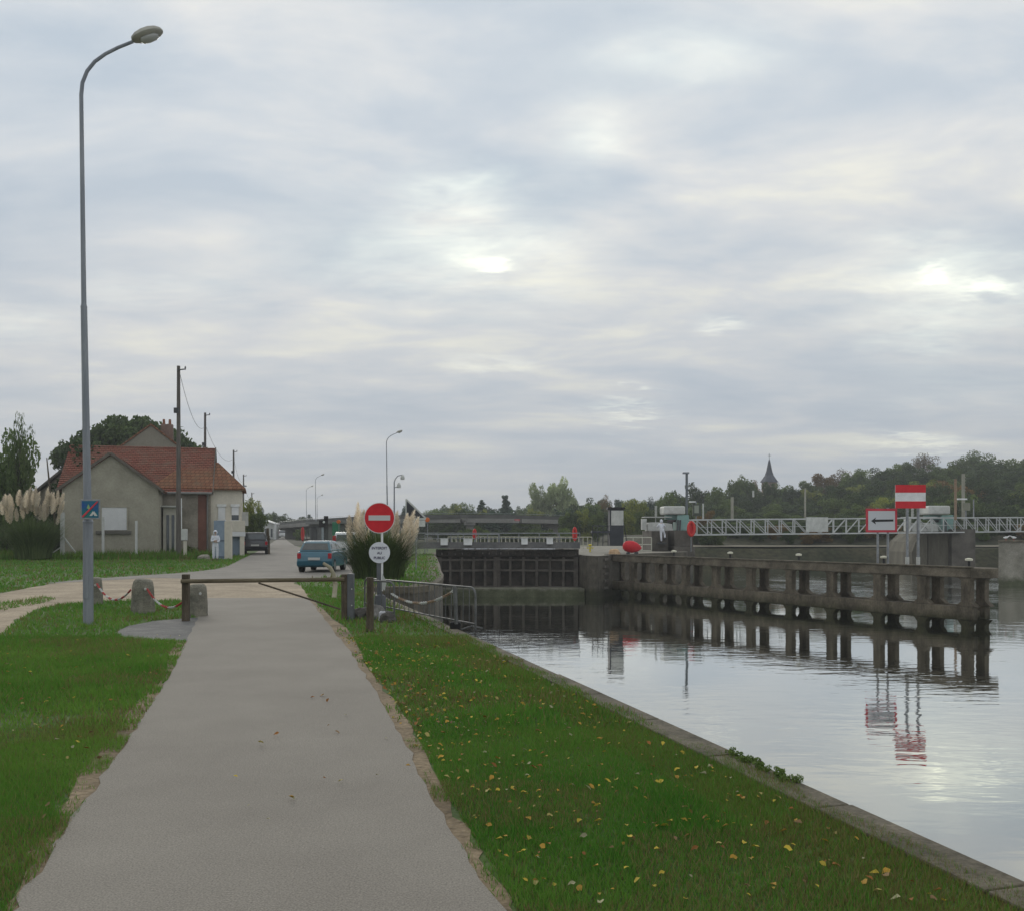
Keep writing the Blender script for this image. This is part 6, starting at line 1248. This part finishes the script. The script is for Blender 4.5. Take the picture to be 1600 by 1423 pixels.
# individually recognisable trees
LT = [(208,657,220,95,'dark','wide dark umbrella-shaped pine behind the red roof','umbrella'),
      (30,655,44,57,'fresh','airy young poplar-like tree at the left edge above the pampas','thin'), (10,682,84,58,'fresh','dense shrubby tree at the left edge behind the pampas','round'), (-12,672,44,60,'mid','loose green tree cut by the left edge of the photo','thin'),
      (390,782,36,92,'yellow','yellow-green bush-like tree beside the beige house','round'), (402,800,34,84,'mid','low green hedge-like tree behind the black car','round'), (408,793,24,170,'blue','dark round tree beyond the beige house','round'), (437,802,36,210,'dark','dark tree above the far end of the road','round'), (420,803,20,200,'mid','mid green tree left of the far white house top','round'),
      (462,808,44,230,'dark','far dark tree left of the distant bridge end','round'), (487,805,22,235,'blue','small rounded far tree between the three far lamps','round'), (468,826,20,150,'mid','low bushes at the right verge of the far road','round'),
      (636,788,22,190,'blue','dark round tree between floodlight mast and triangle sign','round'), (684,797,46,200,'mid','green tree just right of the triangle sign','round'), (716,789,38,215,'yellow','yellowish round tree above the left part of the bridge','thin'), (753,783,18,185,'blue','small pointed conifer above the bridge','cone'), (750,798,28,180,'yellow','bright yellow-green tree under the pointed conifer','round'),
      (790,775,19,205,'blue','narrow dark columnar cypress above the bridge','column'), (768,800,30,220,'dark','low dark tree between conifer and cypress','round'), (809,793,26,230,'dark','dark tree just right of the columnar cypress','round'), (841,758,40,205,'pale','left lobe of the big pale willow above the bridge','round'), (869,752,52,206,'pale','largest pale grey-green willow above the bridge','round'), (886,764,34,204,'pale','right lobe of the big pale willow','round'), (840,797,40,190,'yellow','yellow-green tree at the foot of the pale willow','round'),
      (905,790,50,175,'dark','dark green tree left of the kiosk','round'), (943,775,24,190,'brown','thin tan topped tree left of the kiosk','thin'), (925,788,46,170,'mid','green tree directly left of the kiosk roof','round'), (968,785,22,200,'blue','small dark tree just right of the kiosk roof','round'), (992,782,46,150,'yellow','bright yellow-green tree between kiosk and winch cabin','round'), (1017,778,26,185,'blue','small grey-green tree behind the gauge board','thin'),
      (1045,771,38,165,'mid','green tree behind the white roof housing','round'), (1064,770,36,180,'dark','dark tree behind the lamp column','round'), (1096,759,58,190,'dark','broad dark hillside tree right of the lamp column','round'), (1120,763,40,185,'mid','green hillside tree left of the church','round'), (1158,747,56,205,'mid','domed green tree left of the church spire','round'), (1176,752,30,215,'brown','tan tree touching the left of the church spire','thin'),
      (1203,755,34,205,'dark','dark tree hiding the foot of the church tower','round'), (1220,757,44,215,'mid','green tree right of the church spire','round'), (1238,762,36,200,'dark','dark tree in the dip right of the church','round'), (1262,753,42,215,'mid','rounded hillside tree above the white truss panel','round'), (1290,741,48,220,'brown','reddish brown tree left of the striped sign','round'), (1316,735,44,225,'grey','grey-brown leafless looking tree on the ridge','thin'), (1340,735,50,215,'mid','green ridge tree above the arrow sign','round'), (1372,732,52,220,'dark','dark ridge tree behind the striped sign left half','round'), (1400,727,44,225,'mid','green ridge tree over the top of the striped sign','round'),
      (1443,710,48,225,'grey','tall grey-brown tree highest above the striped sign','thin'), (1420,724,40,215,'dark','dark tree at the foot of the tall grey-brown one','round'), (1470,727,44,210,'mid','green tree above the right winch cabin','round'), (1500,718,40,220,'mid','green tree left of the tallest right ridge tree','round'), (1530,706,66,225,'mid','tallest green ridge tree near the right edge','thin'), (1532,716,60,215,'dark','dark lower crown of the tallest right ridge tree','round'), (1583,719,60,215,'mid','broad green ridge tree at the right edge','round'), (1625,716,60,215,'dark','dark ridge tree cut by the right edge','round'),
      (1470,752,60,170,'brown','orange-brown autumn tree behind the right winch cabin','round'), (1592,768,54,150,'yellow','yellow autumn tree at the right edge above the truss','round')]
for a in LT: tree(*a[:6], shape=a[6])
bpy.data.objects
# the wood in front of the ridge: rows of crowns filling the slope
def ridge(px): return np.interp(px, [1030,1090,1150,1200,1250,1300,1350,1440,1500,1560,1640], [780,768,758,764,762,748,742,728,728,724,724])
for i, (px, py, w) in enumerate(((884,803,30),(898,799,36),(915,797,34),(930,800,32),(1000,801,34),(1016,799,30),(982,800,28))):
    tree(px, py, w, 134, ['mid','dark','yellow','mid','mid','dark','yellow'][i], 'rounded tree in the clump hiding the right end of the distant bridge', ground=0, group='clump at the right end of the distant bridge')
k = 0
for row, (Y, dy, st, w0) in enumerate(((198,10,28,44),(180,20,29,46),(163,32,30,48),(148,46,31,50),(134,60,33,52),(120,74,34,50))):
    for px in range(1075 + row*9, 1680, st):
        kd = tr.choice(['dark','dark','mid','dark','brown' if tr.random() < .25 else 'mid','yellow' if tr.random() < .12 else 'dark'])
        tree(px + tr.uniform(-8,8), min(ridge(px) + dy + tr.uniform(-5,7), 816), w0*tr.uniform(.8,1.2), Y + tr.uniform(-5,5), kd, 'tree with dense crown in the wood filling the slope behind the truss bridge', group='trees filling the wooded slope')
for row, (Y, y0, st, w0) in enumerate(((240,798,22,36),(220,802,24,40),(160,809,28,44))):
    for px in range(640 + row*9, 1080, st):
        tree(px + tr.uniform(-7,7), y0 - 798 + float(np.interp(px, [640,700,830,900,1000,1080], [800,791,792,785,782,776])) + tr.uniform(-5,5), w0*tr.uniform(.8,1.2), Y + tr.uniform(-5,5), tr.choice(['dark','mid','dark','blue']), 'low tree in the band of trees behind the distant bridge', ground=0, group='low trees behind the distant bridge')
for px in range(330, 640, 17):
    tree(px + tr.uniform(-5,5), 814 + tr.uniform(-4,3), 34*tr.uniform(.8,1.2), 280 + tr.uniform(-10,10), tr.choice(['dark','blue']), 'small dark tree on the low skyline beyond the road', ground=0, group='small trees on the low skyline')
# bushes on the bank
for i, px in enumerate(range(1085, 1640, 15)):
    Y = tr.uniform(103, 110); tree(px + tr.uniform(-6,6), tr.uniform(831,839), tr.uniform(24,36), Y, tr.choice(['dark','dark','mid','brown']), 'bush in the scrub on the bank under the truss bridge', group='bushes on the far bank', name='bush', cat='bush')
for i, px in enumerate(range(700, 900, 26)):
    tree(px + tr.uniform(-6,6), tr.uniform(822,828), tr.uniform(26,36), tr.uniform(112,122), tr.choice(['mid','dark','pale']), 'rounded bush below the distant bridge behind the lock', ground=0, group='bushes below the distant bridge', name='bush', cat='bush')
for px in (1100,1130,1165,1190):
    Yb_ = tr.uniform(76,79)
tree(1104, 799, 40, 128, 'brown', 'rust-coloured sloping bush above the start of the truss bridge', group=None, name='bush', cat='bush')
for i, (px, py) in enumerate(((255,862),(190,862),(312,862),(352,858))):
    pass
# small plants
t = thing('weed_clump', G(1200, 1202) + Vector((-.05,0,.02)), 'green tuft of weeds growing on the quay edge', 'weeds'); wr = random.Random(5)
link_mesh('leaves', leafcloud('leaves', [((NEAR_SL*u + wr.uniform(-.06,.03), u, wr.uniform(.0,.03)), wr.uniform(.015,.035)) for u in [-.40 + .02*k for k in range(40)]], 2600, .008, 8, flatten=.8), leafmat('weed_leaf', (.085,.14,.03), (.17,.24,.065)), t)
mb = MB(); mb.tube([(0,0,-.02),(0,0,.05)], [.008,.004], 5); mb.build('stem', wood, t, local=True)
for px, py, s_, lb in ((250,868,.55,'low weedy bush in front of the glazed porch'),(300,868,.6,'leafy bush at the foot of the tallest telephone pole'),(315,862,.7,'leafy weeds against the wall by the red-brown panel'),(110,870,.6,'brownish bush at the foot of the braced white post'),(180,866,.5,'yellow-green weeds below the shuttered window')):
    q = G(px, py); t = thing('shrub', q, lb, 'shrub'); link_mesh('leaves', leafcloud('leaves', [((r_.uniform(-.7,.7)*s_, r_.uniform(-.4,.4)*s_, r_.uniform(.1,.6)*s_), .35*s_+.1) for _ in range(7)], 700, .06, int(px)), leafs['mid'] if 'yellow' not in lb else leafs['yellow'], t)
    mb = MB(); mb.tube([(0,0,-.05),(.05,0,.5*s_)], [.03,.01], 5); mb.build('stem', wood, t, local=True)
# ---- church
Y = 270; t = thing('church', (PX(1202,Y), Y, hfun(PX(1202,Y),Y)-1), 'distant church tower with slate spire rising over the trees', 'church'); z0 = t.location.z
zw, zs_, za_ = PZ(753,Y)-z0, PZ(735,Y)-z0, PZ(717,Y)-z0; hw = 9.5*Y/F
mb = MB(); mb.box((-hw,-hw,-2),(hw,hw,zw)); tw_ = mb.build('tower', mat('church_stone', (.27,.20,.16), (.34,.26,.21), .3, .9), t, local=True)
mb = MB(); mb.box((-hw*.55,-hw-.05,zw-3.2),(-hw*.15,-hw+.0,zw-.9)); mb.box((hw*.15,-hw-.05,zw-3.2),(hw*.55,-hw+.0,zw-.9)); mb.build('belfry_opening', black, tw_, local=True)
mb = MB(); mb.lathe([(hw*1.55,zw),(hw*1.15,zw+.9),(hw*.72,zw+2.0),(hw*.48,zs_),(hw*.18,zs_+2.6),(.05,za_)], (0,0,0), 8); mb.build('spire', mat('slate', (.045,.052,.068), (.075,.083,.105), .5, .7), t, local=True)
mb = MB(); mb.tube([(0,0,za_-.3),(0,0,za_+1.6)], .07, 5); mb.bar((-.45,0,za_+1.0),(.45,0,za_+1.0),.12); mb.build('cross', steel_dark, t, local=True)
# ================================================================== AIR
me = bpy.data.meshes.new('haze'); mb = MB(); mb.box((-720,-30,-8),(920,1620,60)); me.from_pydata([tuple(v) for v in mb.v], [], mb.f); me.update()
hm = bpy.data.materials.new('haze_air'); hm.use_nodes = True; t_ = hm.node_tree; t_.nodes.clear(); o_ = t_.nodes.new('ShaderNodeOutputMaterial'); v_ = t_.nodes.new('ShaderNodeVolumePrincipled')
v_.inputs['Color'].default_value = (.88,.91,.95,1); v_.inputs['Density'].default_value = 0.0006; v_.inputs['Anisotropy'].default_value = 0.2; t_.links.new(v_.outputs[0], o_.inputs['Volume'])
tag(link_mesh('haze', me, hm), kind='stuff')
